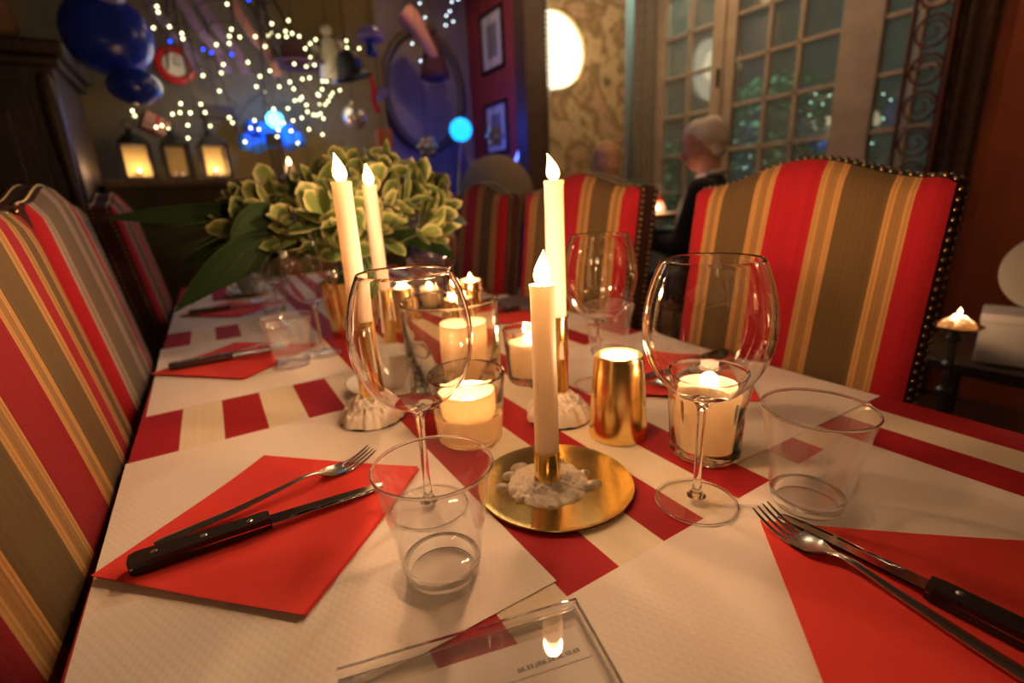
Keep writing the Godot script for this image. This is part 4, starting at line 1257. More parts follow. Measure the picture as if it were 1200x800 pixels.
func build_left() -> void:
	var c := thing("dark_cabinet", "tall dark carved wooden cabinet at the left edge", "cabinet", Vector3(-0.90, 0, -2.62))
	part(c, "body", B.new().box(Vector3(1.10, 1.56, 0.46), Vector3(0, 0.78, 0), 0.008), M.dark_wood)
	part(c, "cornice", B.new().box(Vector3(1.20, 0.05, 0.52), Vector3(0, 1.585, 0.01), 0.015), M.dark_wood)
	part(c, "cornice", B.new().box(Vector3(1.15, 0.03, 0.49), Vector3(0, 1.545, 0.005), 0.008), M.dark_wood)
	part(c, "plinth", B.new().box(Vector3(1.14, 0.08, 0.49), Vector3(0, 0.04, 0), 0.006), M.dark_wood)
	for s in [-1.0, 1.0]:
		part(c, "column", B.new().lathe(spline([Vector2(0, 0.10), Vector2(0.028, 0.10), Vector2(0.020, 0.2), Vector2(0.030, 0.35), Vector2(0.018, 0.6), Vector2(0.028, 0.85), Vector2(0.018, 1.1), Vector2(0.030, 1.35), Vector2(0.022, 1.5), Vector2(0, 1.5)], 4), 16), M.dark_wood, Vector3(s * 0.52, 0, 0.225))
		var d := part(c, "door", B.new().box(Vector3(0.46, 1.36, 0.02), Vector3(0, 0.80, 0), 0.005), M.dark_wood, Vector3(s * 0.24, 0, 0.238))
		for k in 2:
			part(d, "panel", B.new().box(Vector3(0.34, 0.54, 0.014), Vector3(0, 0.48 + k * 0.64, 0.010), 0.006), M.dark_wood)
		part(d, "knob", B.new().ball(Vector3(-s * 0.20, 0.80, 0.022), Vector3.ONE * 0.012, 12), M.studs)
	var bk := thing("wicker_basket", "brown wicker basket on top of the dark cabinet", "basket", Vector3(-0.55, 1.6105, -2.56))
	part(bk, "body", B.new().lathe(walled(spline([Vector2(0.07, 0.0), Vector2(0.10, 0.03), Vector2(0.115, 0.10), Vector2(0.10, 0.15)], 3), 0.006, 0.006), 24), M.basket)
	part(bk, "rim", B.new().lathe([Vector2(0.094, 0.146), Vector2(0.106, 0.146), Vector2(0.108, 0.156), Vector2(0.096, 0.158), Vector2(0.094, 0.146)], 24), M.basket)

	lantern("black lantern with a lit candle at the left end of the ledge", -0.209, true)
	lantern("unlit lantern between the two lit lanterns on the ledge", -0.062, false, 0.92)
	lantern("black lantern with a lit candle right of the unlit one", 0.085, true)
	for e in [[0.277, 0.0, "lit pillar candle on the ledge behind the bouquet"], [0.400, 0.03, "taller lit pillar candle on the ledge behind the bouquet"]]:
		var h: float = 0.030 + e[1]
		var t := thing("ledge_candle", e[2], "candle", Vector3(e[0], 1.1805, -2.75))
		part(t, "wax", B.new().lathe([Vector2(0, 0), Vector2(0.020, 0), Vector2(0.020, h), Vector2(0.014, h - 0.003), Vector2(0, h - 0.004)], 20), M.wax)
		add_flame(t, Vector3(0, h - 0.004, 0), 0.035, Vector2.ZERO, 0.007)

	# big blue hanging shapes
	var b1 := thing("blue_bauble_bowl", "large shiny blue hanging bowl with a brown hollow, upper left", "ornament", Vector3(-0.190, 1.700, -2.60))
	var xf := Transform3D(Basis(Vector3.RIGHT, PI / 2 - 0.15), Vector3.ZERO)
	part(b1, "shell", B.new().lathe(spline([Vector2(0.055, 0.055), Vector2(0.10, 0.060), Vector2(0.138, 0.035), Vector2(0.146, 0.0), Vector2(0.13, -0.045), Vector2(0.07, -0.085), Vector2(0, -0.09)], 4).map(func(q: Vector2) -> Vector2: return Vector2(q.x, -q.y)), 40, xf), M.blue_gloss)
	part(b1, "hollow", B.new().lathe([Vector2(0, 0.030), Vector2(0.057, 0.045), Vector2(0.058, 0.060)], 32, xf), M.brown_paint)
	hang(b1, Vector3(0, 0.14, 0), 1.20)
	var b2 := thing("blue_bauble", "smaller blue bauble hanging below the large blue bowl", "ornament", Vector3(-0.134, 1.495, -2.45))
	part(b2, "ball", B.new().ball(Vector3.ZERO, Vector3(0.088, 0.062, 0.075), 28), M.blue_gloss)
	hang(b2, Vector3(0.0, 0.06, 0.0), 1.405)
	var b3 := thing("lilac_bauble", "pale lilac bauble hanging above the blue bowl", "ornament", Vector3(-0.155, 1.835, -2.56))
	part(b3, "ball", B.new().ball(Vector3.ZERO, Vector3(0.055, 0.05, 0.05), 24), M.lilac)
	hang(b3, Vector3(0, 0.05, 0), 1.065)

	# bare branches carrying the lights
	var r := RandomNumberGenerator.new()
	r.seed = 33
	var ends := [Vector3(-0.05, 1.86, -2.86), Vector3(0.10, 1.62, -2.88), Vector3(0.27, 1.80, -2.88), Vector3(0.05, 1.45, -2.86), Vector3(0.34, 1.46, -2.86), Vector3(0.52, 1.72, -2.88), Vector3(0.56, 1.50, -2.86), Vector3(0.68, 1.60, -2.92), Vector3(-0.02, 1.66, -2.90), Vector3(0.44, 1.60, -2.90), Vector3(0.20, 1.52, -2.90)]
	var tr := thing("hanging_branches", "bare branches hung with fairy lights on the display wall", "branches", Vector3.ZERO)
	for e in ends:
		var s := Vector3(0.15 + e.x * 0.3, 2.60, -2.98 + r.randf_range(0, 0.05))
		var m: Vector3 = s.lerp(e, 0.5) + Vector3(r.randf_range(-0.15, 0.15), 0.05, 0)
		part(tr, "branch", B.new().tube(curve3([s, m, e], 6), [0.016, 0.014, 0.013, 0.012, 0.011, 0.010, 0.009, 0.008, 0.007, 0.006, 0.005, 0.004, 0.003], 7), M.branch)
		for k in 4:
			var p: Vector3 = m.lerp(e, r.randf_range(0.2, 0.95))
			var d := Vector3(r.randf_range(-0.18, 0.18), r.randf_range(-0.16, 0.06), r.randf_range(-0.03, 0.06))
			part(tr, "twig", B.new().tube([p, p + d * 0.5 + Vector3(0, 0.02, 0), p + d], [0.004, 0.003, 0.0015], 5), M.branch)
	light_string("fairy_light_string", "warm white fairy lights over the left branches of the display", STRING_A, Vector3(-0.05, 2.3, -2.95), M.bulb_warm)
	light_string("fairy_light_string", "dense warm white fairy lights over the right branches of the display", STRING_B, Vector3(0.44, 2.3, -2.95), M.bulb_warm)
	light_string("fairy_light_string", "cool white fairy lights above the oval mirror", STRING_C, Vector3(1.42, 2.85, -3.55), M.bulb_cool)
	light_string("blue_light_string", "few small blue lights among the left branches", STRING_D, Vector3(0.0, 2.3, -2.9), M.bulb_blue)
	lamp(tr, "fairy_glow", Vector3(0.12, 1.60, -2.72), Color(1.0, 0.92, 0.72), 0.035, 0.12)
	lamp(tr, "fairy_glow", Vector3(0.58, 1.62, -2.72), Color(1.0, 0.92, 0.72), 0.035, 0.12)

	# ornaments tucked between the branches
	var ck := thing("red_alarm_clock", "round red clock with a pale dial among the left branches", "clock", Vector3(0.010, 1.685, -2.93))
	var face := Transform3D(Basis(Vector3.RIGHT, PI / 2), Vector3.ZERO)
	part(ck, "case", B.new().lathe([Vector2(0, -0.03), Vector2(0.075, -0.03), Vector2(0.080, -0.02), Vector2(0.080, 0.02), Vector2(0.066, 0.026), Vector2(0.060, 0.018), Vector2(0, 0.018)], 36, face), M.red_gloss)
	part(ck, "dial", B.new().lathe([Vector2(0.048, 0.019), Vector2(0.046, 0.022), Vector2(0, 0.022)], 32, face), M.mount)
	part(ck, "hand", B.new().box(Vector3(0.004, 0.034, 0.002), Vector3(0, 0.014, 0.024)), M.black)
	part(ck, "hand", B.new().box(Vector3(0.024, 0.004, 0.002), Vector3(0.010, 0, 0.024)), M.black)
	hang(ck, Vector3(0, 0.08, 0), 1.215)
	var gb := thing("pink_gift_box", "small pale pink gift box tilted at the left of the display", "gift box", Vector3(-0.122, 1.43, -2.93), 0.3)
	part(gb, "box", B.new().box(Vector3(0.10, 0.075, 0.08), Vector3(0, 0.0, 0), 0.004, Basis(Vector3.BACK, -0.45)), M.dusty_pink)
	part(gb, "ribbon", B.new().box(Vector3(0.014, 0.078, 0.083), Vector3(0, 0.0, 0), 0.002, Basis(Vector3.BACK, -0.45)), M.red_gloss)
	hang(gb, Vector3(0.0, 0.035, 0), 1.47)
	var bn := thing("toy_bench", "dark toy wooden bench hanging low in the display", "toy", Vector3(0.150, 1.42, -2.92), 0.2)
	part(bn, "seat", B.new().box(Vector3(0.16, 0.014, 0.06), Vector3(0, 0.05, 0), 0.003), M.branch)
	part(bn, "backrest", B.new().box(Vector3(0.16, 0.045, 0.010), Vector3(0, 0.085, -0.03), 0.003), M.branch)
	for sx in [-0.065, 0.065]:
		part(bn, "leg", B.new().box(Vector3(0.012, 0.05, 0.05), Vector3(sx, 0.022, 0), 0.002), M.branch)
	hang(bn, Vector3(0, 0.10, -0.03), 1.48)
	var ht := thing("plum_felt_hat", "dark plum felt hat among the upper branches", "hat", Vector3(0.545, 1.74, -2.93), 0.2)
	part(ht, "crown", B.new().lathe(spline([Vector2(0.075, 0.0), Vector2(0.070, 0.05), Vector2(0.055, 0.095), Vector2(0.02, 0.105), Vector2(0, 0.10)], 4), 28), M.plum)
	part(ht, "brim", B.new().lathe([Vector2(0.070, 0.0), Vector2(0.135, -0.012), Vector2(0.138, -0.008), Vector2(0.074, 0.006)], 32), M.plum)
	hang(ht, Vector3(0, 0.10, 0), 1.16)
	var tb := thing("black_bell", "black bell shaped hat hanging right of the white figure", "ornament", Vector3(0.785, 1.66, -2.80), 0.0)
	part(tb, "bell", B.new().lathe(spline([Vector2(0.095, 0.0), Vector2(0.080, 0.02), Vector2(0.062, 0.07), Vector2(0.048, 0.11), Vector2(0.02, 0.125), Vector2(0, 0.126)], 4), 28, Transform3D(Basis(Vector3.BACK, 0.22), Vector3.ZERO)), M.black)
	part(tb, "blue_badge", B.new().box(Vector3(0.022, 0.045, 0.006), Vector3(0.01, 0.055, 0.070), 0.002), M.blue_gloss)
	hang(tb, Vector3(-0.028, 0.12, 0), 1.24)
	var an := thing("white_angel", "tall pale cloth figure hanging in the display", "ornament", Vector3(0.70, 1.66, -2.90))
	part(an, "robe", B.new().lathe(spline([Vector2(0.060, 0.0), Vector2(0.055, 0.05), Vector2(0.035, 0.16), Vector2(0.022, 0.20), Vector2(0.0, 0.21)], 4), 24), M.linen)
	part(an, "head", B.new().ball(Vector3(0, 0.235, 0), Vector3.ONE * 0.028, 18), M.linen)
	for s in [-1.0, 1.0]:
		part(an, "wing", B.new().ball(Vector3(s * 0.055, 0.155, -0.02), Vector3(0.045, 0.05, 0.006), 16), M.linen)
	hang(an, Vector3(0, 0.26, 0), 1.24)
	var dm := thing("blue_glass_mushroom", "blue glass mushroom ornament above the red ribbon", "ornament", Vector3(0.925, 1.80, -2.90))
	part(dm, "cap", B.new().lathe(spline([Vector2(0.0, 0.075), Vector2(0.030, 0.075), Vector2(0.068, 0.075), Vector2(0.064, 0.105), Vector2(0.04, 0.13), Vector2(0, 0.138)], 4), 28), M.violet)
	part(dm, "stalk", B.new().lathe(spline([Vector2(0, 0), Vector2(0.030, 0.0), Vector2(0.026, 0.03), Vector2(0.022, 0.076), Vector2(0, 0.076)], 3), 20), M.blue_gloss)
	hang(dm, Vector3(0, 0.135, 0), 1.10)
	var hb := thing("blue_heart", "blue heart ornament with a red ribbon at its left", "ornament", Vector3(0.945, 1.615, -2.90))
	var ho := PackedVector2Array()
	for k in 28:
		var a := TAU * k / 28.0
		ho.append(Vector2(16.0 * pow(sin(a), 3.0), -(13.0 * cos(a) - 5.0 * cos(2 * a) - 2.0 * cos(3 * a) - cos(4 * a))) * 0.0026)
	part(hb, "heart", B.new().slab(ho, -0.012, 0.012, Transform3D(Basis(Vector3.RIGHT, PI / 2), Vector3.ZERO)), M.violet)
	part(hb, "ribbon", B.new().tube(curve3([Vector3(-0.055, 0.09, 0.015), Vector3(-0.035, 0.03, 0.02), Vector3(-0.045, -0.03, 0.015), Vector3(-0.025, -0.10, 0.01)], 5), [0.016], 10, 0.2), M.red_gloss)
	hang(hb, Vector3(0, 0.022, 0), 1.285)
	var sb := thing("silver_bauble", "silver bauble in a dark ring below the black bell", "ornament", Vector3(0.762, 1.474, -2.80))
	part(sb, "ball", B.new().ball(Vector3.ZERO, Vector3.ONE * 0.062, 28), M.silver_soft)
	part(sb, "collar", B.new().lathe([Vector2(0.014, 0.058), Vector2(0.014, 0.074), Vector2(0, 0.076)], 16), M.studs)
	hang(sb, Vector3(0, 0.074, 0), 1.42)
	var rb := thing("orange_parcel", "small orange and pink parcel at the right of the silver bauble", "gift box", Vector3(0.94, 1.385, -2.90))
	part(rb, "box", B.new().box(Vector3(0.085, 0.095, 0.06), Vector3.ZERO, 0.004), M.orange_paper)
	part(rb, "ribbon", B.new().box(Vector3(0.014, 0.098, 0.063), Vector3(0.014, 0, 0), 0.002), M.dusty_pink)
	hang(rb, Vector3(0, 0.047, 0), 1.515)
	for q in 4:
		var x: float = [0.02, 0.14, 0.22, 0.36][q]
		var rb2 := thing("lilac_streamer", ["lilac paper streamer at the far left of the branches", "lilac paper streamer left of the display centre", "lilac paper streamer at the display centre", "pinkish paper streamer right of the display centre"][q], "streamer", Vector3(x, 1.66, -2.92), 0.0, "paper streamers in the display")
		part(rb2, "ribbon", B.new().tube(curve3([Vector3(-0.10, 1.24, 0), Vector3(-0.09, 0.45, 0.02), Vector3(-0.02, 0.20, 0.03), Vector3(0.05, 0.10, 0.02), Vector3(0.075, 0.0, 0.03)], 5), [0.022], 8, 0.12), M.lilac_paper if q < 3 else M.dusty_pink)
	var tl := thing("blue_tulle", "crumpled blue tulle glowing round the blue lamp", "decoration", Vector3(0.36, 1.1805, -2.95))
	for q in 5:
		var tb2 := B.new()
		for w in 6:
			tb2.ball(Vector3(0.032 * cos(w * 2.1 + q), 0.02 * sin(w * 3.7 + q) + 0.03, 0.02 * sin(w * 1.3)), Vector3(0.036, 0.030, 0.026), 14)
		part(tl, "bunch", tb2, M.blue_tulle, Vector3([-0.10, 0.0, 0.11, -0.04, 0.07][q], [0.15, 0.17, 0.16, 0.22, 0.20][q], [-0.03, -0.06, -0.03, -0.07, -0.06][q]))
	part(tl, "wire_frame", B.new().tube(curve3([Vector3(-0.02, 0, -0.04), Vector3(0.0, 0.1, -0.05), Vector3(-0.02, 0.24, -0.06)], 4), [0.004], 6), M.iron)
	# blue stage lamp on the ledge
	var sl := thing("blue_spot_lamp", "small black lamp with a glowing blue lens on the ledge behind the bouquet", "lamp", Vector3(0.40, 1.1805, -2.92))
	part(sl, "base", B.new().lathe([Vector2(0, 0), Vector2(0.05, 0), Vector2(0.048, 0.012), Vector2(0.01, 0.018), Vector2(0.008, 0.16), Vector2(0, 0.16)], 20), M.black)
	part(sl, "housing", B.new().box(Vector3(0.07, 0.06, 0.06), Vector3(-0.03, 0.195, 0), 0.008), M.black)
	part(sl, "lamp_lens", B.new().ball(Vector3(-0.01, 0.285, 0.015), Vector3(0.040, 0.040, 0.034), 20), M.blue_lens)
	part(sl, "bracket", B.new().tube([Vector3(-0.01, 0.22, 0), Vector3(-0.01, 0.26, 0)], [0.008], 8), M.black)
	lamp(sl, "blue_lamp_light", Vector3(-0.01, 0.285, 0.015), Color(0.12, 0.45, 1.0), 0.10, 0.025)


func build_back() -> void:
	var ov := thing("oval_mirror", "dim oval mirror with a dark frame on the back wall", "mirror", Vector3(1.650, 1.86, -3.96))
	var ring := []
	for k in 41:
		var a := TAU * k / 40.0
		ring.append(Vector3(cos(a) * 0.315, sin(a) * 0.42, 0))
	part(ov, "frame", B.new().tube(ring, [0.032], 10, 1.0, false), M.old_frame)
	part(ov, "glass", B.new().lathe([Vector2(0, 0), Vector2(1, 0), Vector2(1, 0.01), Vector2(0, 0.01)], 40, Transform3D(Basis(Vector3.RIGHT, PI / 2).scaled(Vector3(0.305, 0.41, 1.0)), Vector3(0, 0, -0.02))), M.old_glass)
	var ar := thing("pink_stocking", "long pink and violet stocking hanging across the oval mirror", "ornament", Vector3.ZERO)
	part(ar, "stocking", B.new().tube(curve3([Vector3(1.40, 2.27, -3.6), Vector3(1.47, 2.19, -3.58), Vector3(1.55, 2.06, -3.57), Vector3(1.61, 1.97, -3.58), Vector3(1.70, 1.83, -3.6)], 5), [0.06, 0.066, 0.07, 0.07, 0.066, 0.06, 0.055, 0.05, 0.046, 0.043, 0.04, 0.038, 0.036, 0.034, 0.03, 0.025, 0.02, 0.018, 0.015, 0.012, 0.008], 14), M.dusty_pink)
	hang(ar, Vector3(1.42, 2.27, -3.6), 2.9)
	var dl := thing("dark_red_doll", "dark red hanging doll in front of the oval mirror", "ornament", Vector3(1.60, 1.88, -3.62))
	part(dl, "dress", B.new().lathe(spline([Vector2(0.0, 0.0), Vector2(0.10, 0.0), Vector2(0.085, 0.10), Vector2(0.055, 0.22), Vector2(0.04, 0.27), Vector2(0, 0.28)], 4), 24), M.plum)
	part(dl, "head", B.new().ball(Vector3(0, 0.315, 0), Vector3.ONE * 0.042, 18), M.branch)
	hang(dl, Vector3(0, 0.35, 0), 1.02)
	var gl := thing("blue_globe_lamp", "glowing cyan globe lamp on thin legs before the back wall", "lamp", Vector3(1.617, 0, -3.30))
	part(gl, "lamp_globe", B.new().ball(Vector3(0, 1.50, 0), Vector3.ONE * 0.076, 28), M.cyan_globe)
	for k in 3:
		var a := TAU * k / 3.0 + 0.5
		part(gl, "leg", B.new().tube([Vector3(cos(a) * 0.02, 1.43, sin(a) * 0.02), Vector3(cos(a) * 0.30, 0, sin(a) * 0.30)], [0.008], 8), M.steel)
	lamp(gl, "globe_light", Vector3(0, 1.50, 0), Color(0.12, 0.28, 1.0), 0.13, 0.07)
	var k2 := 0
	for e in [[1.314, 1.377, -3.2, "cluster of mirror balls left of the blue globe"], [1.828, 1.448, -3.2, "cluster of mirror balls right of the blue globe"]]:
		var t := thing("mirror_ball_cluster", e[3], "ornament", Vector3(e[0], e[1], e[2]), 0.0, "mirror ball clusters")
		for q in 7:
			var a := TAU * q / 6.0
			part(t, "ball", M.cluster_mesh, M.silver, Vector3(cos(a) * 0.048, sin(a) * 0.046, 0.01 * (q % 2)) if q < 6 else Vector3(0, 0, 0.03))
		hang(t, Vector3(0, 0.07, 0), 2.9 - e[1])
		k2 += 1
	var nw := thing("blue_light_wand", "slanted glowing blue light wand on a thin black stand", "lamp", Vector3(1.988, 0, -3.2))
	part(nw, "lamp_tube", B.new().tube([Vector3(0, 1.285, 0), Vector3(0.072, 1.42, 0)], [0.010], 12), M.blue_tube)
	part(nw, "stand", B.new().tube([Vector3(-0.09, 0.0, 0), Vector3(0, 1.285, 0)], [0.006], 8), M.iron)
	part(nw, "foot", B.new().lathe([Vector2(0, 0), Vector2(0.10, 0), Vector2(0.095, 0.012), Vector2(0, 0.02)], 24), M.iron, Vector3(-0.09, 0, 0))
	lamp(nw, "wand_light", Vector3(0.036, 1.352, 0), Color(0.25, 0.35, 1.0), 0.01, 0.02)
	# round backed chair of another table
	var ch := thing("round_back_chair", "taupe round backed chair behind the striped chairs", "chair", Vector3(1.475, 0, -2.60), -0.5)
	part(ch, "backrest", B.new().ball(Vector3(0, 1.05, 0), Vector3(0.215, 0.225, 0.045), 28), M.taupe)
	part(ch, "seat", B.new().box(Vector3(0.44, 0.09, 0.42), Vector3(0, 0.46, 0.22), 0.03), M.taupe)
	for sx in [-0.18, 0.18]:
		part(ch, "back_post", B.new().tube([Vector3(sx, 0.0, -0.01), Vector3(sx, 1.0, -0.03)], [0.018], 10), M.dark_wood)
		part(ch, "leg", B.new().tube([Vector3(sx, 0.0, 0.40), Vector3(sx, 0.42, 0.40)], [0.018], 10), M.dark_wood)


const STRING_A := [-0.01, 1.89, -2.84, -0.01, 1.86, -2.81, 0.02, 1.82, -2.85, -0.04, 1.82, -2.89, 0.06, 1.78, -2.78, 0.06, 1.76, -2.78, 0.11, 1.63, -2.83, 0.19, 1.66, -2.89, 0.20, 1.68, -2.82, 0.24, 1.77, -2.82, 0.25, 1.81, -2.86, 0.19, 1.77, -2.86, 0.31, 1.71, -2.87, 0.35, 1.65, -2.86, 0.33, 1.61, -2.89, 0.36, 1.59, -2.89, 0.40, 1.68, -2.87, 0.40, 1.79, -2.89, 0.36, 1.82, -2.86, 0.35, 1.83, -2.90, 0.30, 1.83, -2.93, 0.27, 1.86, -2.93, 0.31, 1.90, -2.90, 0.27, 1.96, -2.92, 0.42, 1.84, -2.90, 0.38, 1.50, -2.81, 0.29, 1.45, -2.84, 0.27, 1.42, -2.87, 0.31, 1.42, -2.92, 0.23, 1.35, -2.82, 0.19, 1.43, -2.79, 0.18, 1.45, -2.78, 0.10, 1.42, -2.84, 0.09, 1.48, -2.86, 0.08, 1.52, -2.89, 0.00, 1.51, -2.84, 0.03, 1.47, -2.82, -0.04, 1.47, -2.87, -0.01, 1.48, -2.89, 0.01, 1.43, -2.91, -0.00, 1.37, -2.88, -0.07, 1.41, -2.90, -0.09, 1.42, -2.87, -0.18, 1.45, -2.82, -0.18, 1.46, -2.76, -0.11, 1.40, -2.77, 0.09, 1.37, -2.80, 0.17, 1.59, -2.94, 0.38, 1.40, -2.77, 0.37, 1.37, -2.77]
const STRING_B := [0.44, 1.71, -2.90, 0.51, 1.71, -2.83, 0.57, 1.71, -2.86, 0.60, 1.76, -2.88, 0.62, 1.73, -2.90, 0.61, 1.74, -2.93, 0.61, 1.82, -2.88, 0.63, 1.83, -2.84, 0.57, 1.78, -2.82, 0.55, 1.83, -2.82, 0.52, 1.84, -2.82, 0.49, 1.82, -2.81, 0.46, 1.83, -2.85, 0.44, 1.88, -2.85, 0.50, 1.86, -2.87, 0.54, 1.80, -2.87, 0.51, 1.89, -2.81, 0.44, 1.86, -2.92, 0.55, 1.66, -2.90, 0.50, 1.61, -2.89, 0.50, 1.56, -2.91, 0.54, 1.53, -2.84, 0.52, 1.56, -2.82, 0.50, 1.54, -2.77, 0.53, 1.49, -2.79, 0.56, 1.48, -2.81, 0.58, 1.48, -2.82, 0.60, 1.49, -2.83, 0.60, 1.46, -2.78, 0.54, 1.42, -2.87, 0.51, 1.47, -2.85, 0.46, 1.45, -2.81, 0.44, 1.40, -2.79, 0.47, 1.35, -2.84, 0.43, 1.45, -2.89, 0.45, 1.51, -2.84, 0.43, 1.61, -2.86, 0.47, 1.62, -2.79, 0.56, 1.64, -2.77, 0.62, 1.60, -2.81, 0.60, 1.58, -2.83, 0.61, 1.58, -2.85, 0.62, 1.55, -2.92, 0.65, 1.55, -2.92, 0.67, 1.57, -2.93, 0.68, 1.59, -2.91, 0.70, 1.61, -2.93, 0.73, 1.62, -2.90, 0.65, 1.64, -2.82, 0.63, 1.64, -2.82, 0.77, 1.80, -2.81, 0.83, 1.80, -2.80, 0.80, 1.86, -2.91, 0.61, 1.40, -2.90]
const STRING_C := [1.41, 2.28, -3.55, 1.50, 2.32, -3.55, 1.53, 2.24, -3.55, 1.68, 2.21, -3.55, 1.69, 2.27, -3.55, 1.72, 2.30, -3.55, 1.74, 2.36, -3.55, 1.79, 2.38, -3.55, 1.74, 2.24, -3.55, 1.42, 2.07, -3.55, 1.47, 1.97, -3.55]
const STRING_D := [0.01, 1.75, -2.80, 0.13, 1.73, -2.80, 0.16, 1.72, -2.80, 0.24, 1.72, -2.80, 0.35, 1.95, -2.80]


# ---------------------------------------------------------------- guests
func smin(a: float, b: float, k: float) -> float:
	var h := clampf(0.5 + 0.5 * (b - a) / k, 0.0, 1.0)
	return lerpf(b, a, h) - k * h * (1.0 - h)


# bones are [a, b, ra, rb]; a smooth union of tapered capsules, meshed as surface nets
func flesh(out: B, bones: Array, cell: float, k := 0.02) -> void:
	var lo := Vector3.ONE * 1e6
	var hi := -lo
	for e in bones:
		var rr := Vector3.ONE * (maxf(e[2], e[3]) + 2.5 * cell)
		lo = lo.min(e[0] - rr).min(e[1] - rr)
		hi = hi.max(e[0] + rr).max(e[1] + rr)
	var nx := int((hi.x - lo.x) / cell) + 2
	var ny := int((hi.y - lo.y) / cell) + 2
	var nz := int((hi.z - lo.z) / cell) + 2
	var f := PackedFloat32Array()
	f.resize(nx * ny * nz)
	f.fill(1.0)
	for e in bones:
		var a: Vector3 = e[0]
		var b: Vector3 = e[1]
		var ra: float = e[2]
		var rb: float = e[3]
		var ab := b - a
		var l2 := maxf(ab.length_squared(), 1e-9)
		var rr := Vector3.ONE * (maxf(ra, rb) + k + 2.0 * cell)
		var i0 := ((a.min(b) - rr - lo) / cell).floor().max(Vector3.ZERO)
		var i1 := ((a.max(b) + rr - lo) / cell).ceil().min(Vector3(nx - 1, ny - 1, nz - 1))
		for z in range(int(i0.z), int(i1.z) + 1):
			for y in range(int(i0.y), int(i1.y) + 1):
				for x in range(int(i0.x), int(i1.x) + 1):
					var p := lo + Vector3(x, y, z) * cell
					var t := clampf((p - a).dot(ab) / l2, 0.0, 1.0)
					var d := p.distance_to(a + ab * t) - lerpf(ra, rb, t)
					var q := (z * ny + y) * nx + x
					f[q] = smin(f[q], d, k)
	var at := {}
	var step := [0, 1, nx, nx + 1, nx * ny, nx * ny + 1, nx * ny + nx, nx * ny + nx + 1]
	var pairs := [[0, 1], [2, 3], [4, 5], [6, 7], [0, 2], [1, 3], [4, 6], [5, 7], [0, 4], [1, 5], [2, 6], [3, 7]]
	for z in nz - 1:
		for y in ny - 1:
			for x in nx - 1:
				var q := (z * ny + y) * nx + x
				var inside := 0
				for s in 8:
					if f[q + step[s]] < 0:
						inside += 1
				if inside == 0 or inside == 8:
					continue
				var sum := Vector3.ZERO
				var cnt := 0
				for e in pairs:
					var da := f[q + step[e[0]]]
					var db := f[q + step[e[1]]]
					if (da < 0) != (db < 0):
						var t := da / (da - db)
						var pa := Vector3(e[0] & 1, (e[0] >> 1) & 1, e[0] >> 2)
						var pb := Vector3(e[1] & 1, (e[1] >> 1) & 1, e[1] >> 2)
						sum += pa.lerp(pb, t)
						cnt += 1
				var g := Vector3(f[q + 1] - f[q] + f[q + step[7]] - f[q + step[6]], f[q + nx] - f[q] + f[q + step[7]] - f[q + step[5]], f[q + step[4]] - f[q] + f[q + step[7]] - f[q + step[3]])
				at[q] = out.put(lo + (Vector3(x, y, z) + sum / cnt) * cell, g.normalized())
	var ax := [1, nx, nx * ny]
	for q in at:
		for d in 3:
			var u: int = ax[(d + 1) % 3]
			var w: int = ax[(d + 2) % 3]
			var s0: bool = f[q] < 0
			if s0 == (f[q + ax[d]] < 0) or not (at.has(q - u) and at.has(q - w) and at.has(q - u - w)):
				continue
			if s0:
				out.tri(at[q], at[q - u - w], at[q - u])
				out.tri(at[q], at[q - w], at[q - u - w])
			else:
				out.tri(at[q], at[q - u], at[q - u - w])
				out.tri(at[q], at[q - u - w], at[q - w])


func v3(x: float, y: float, z: float) -> Vector3:
	return Vector3(x, y, z)


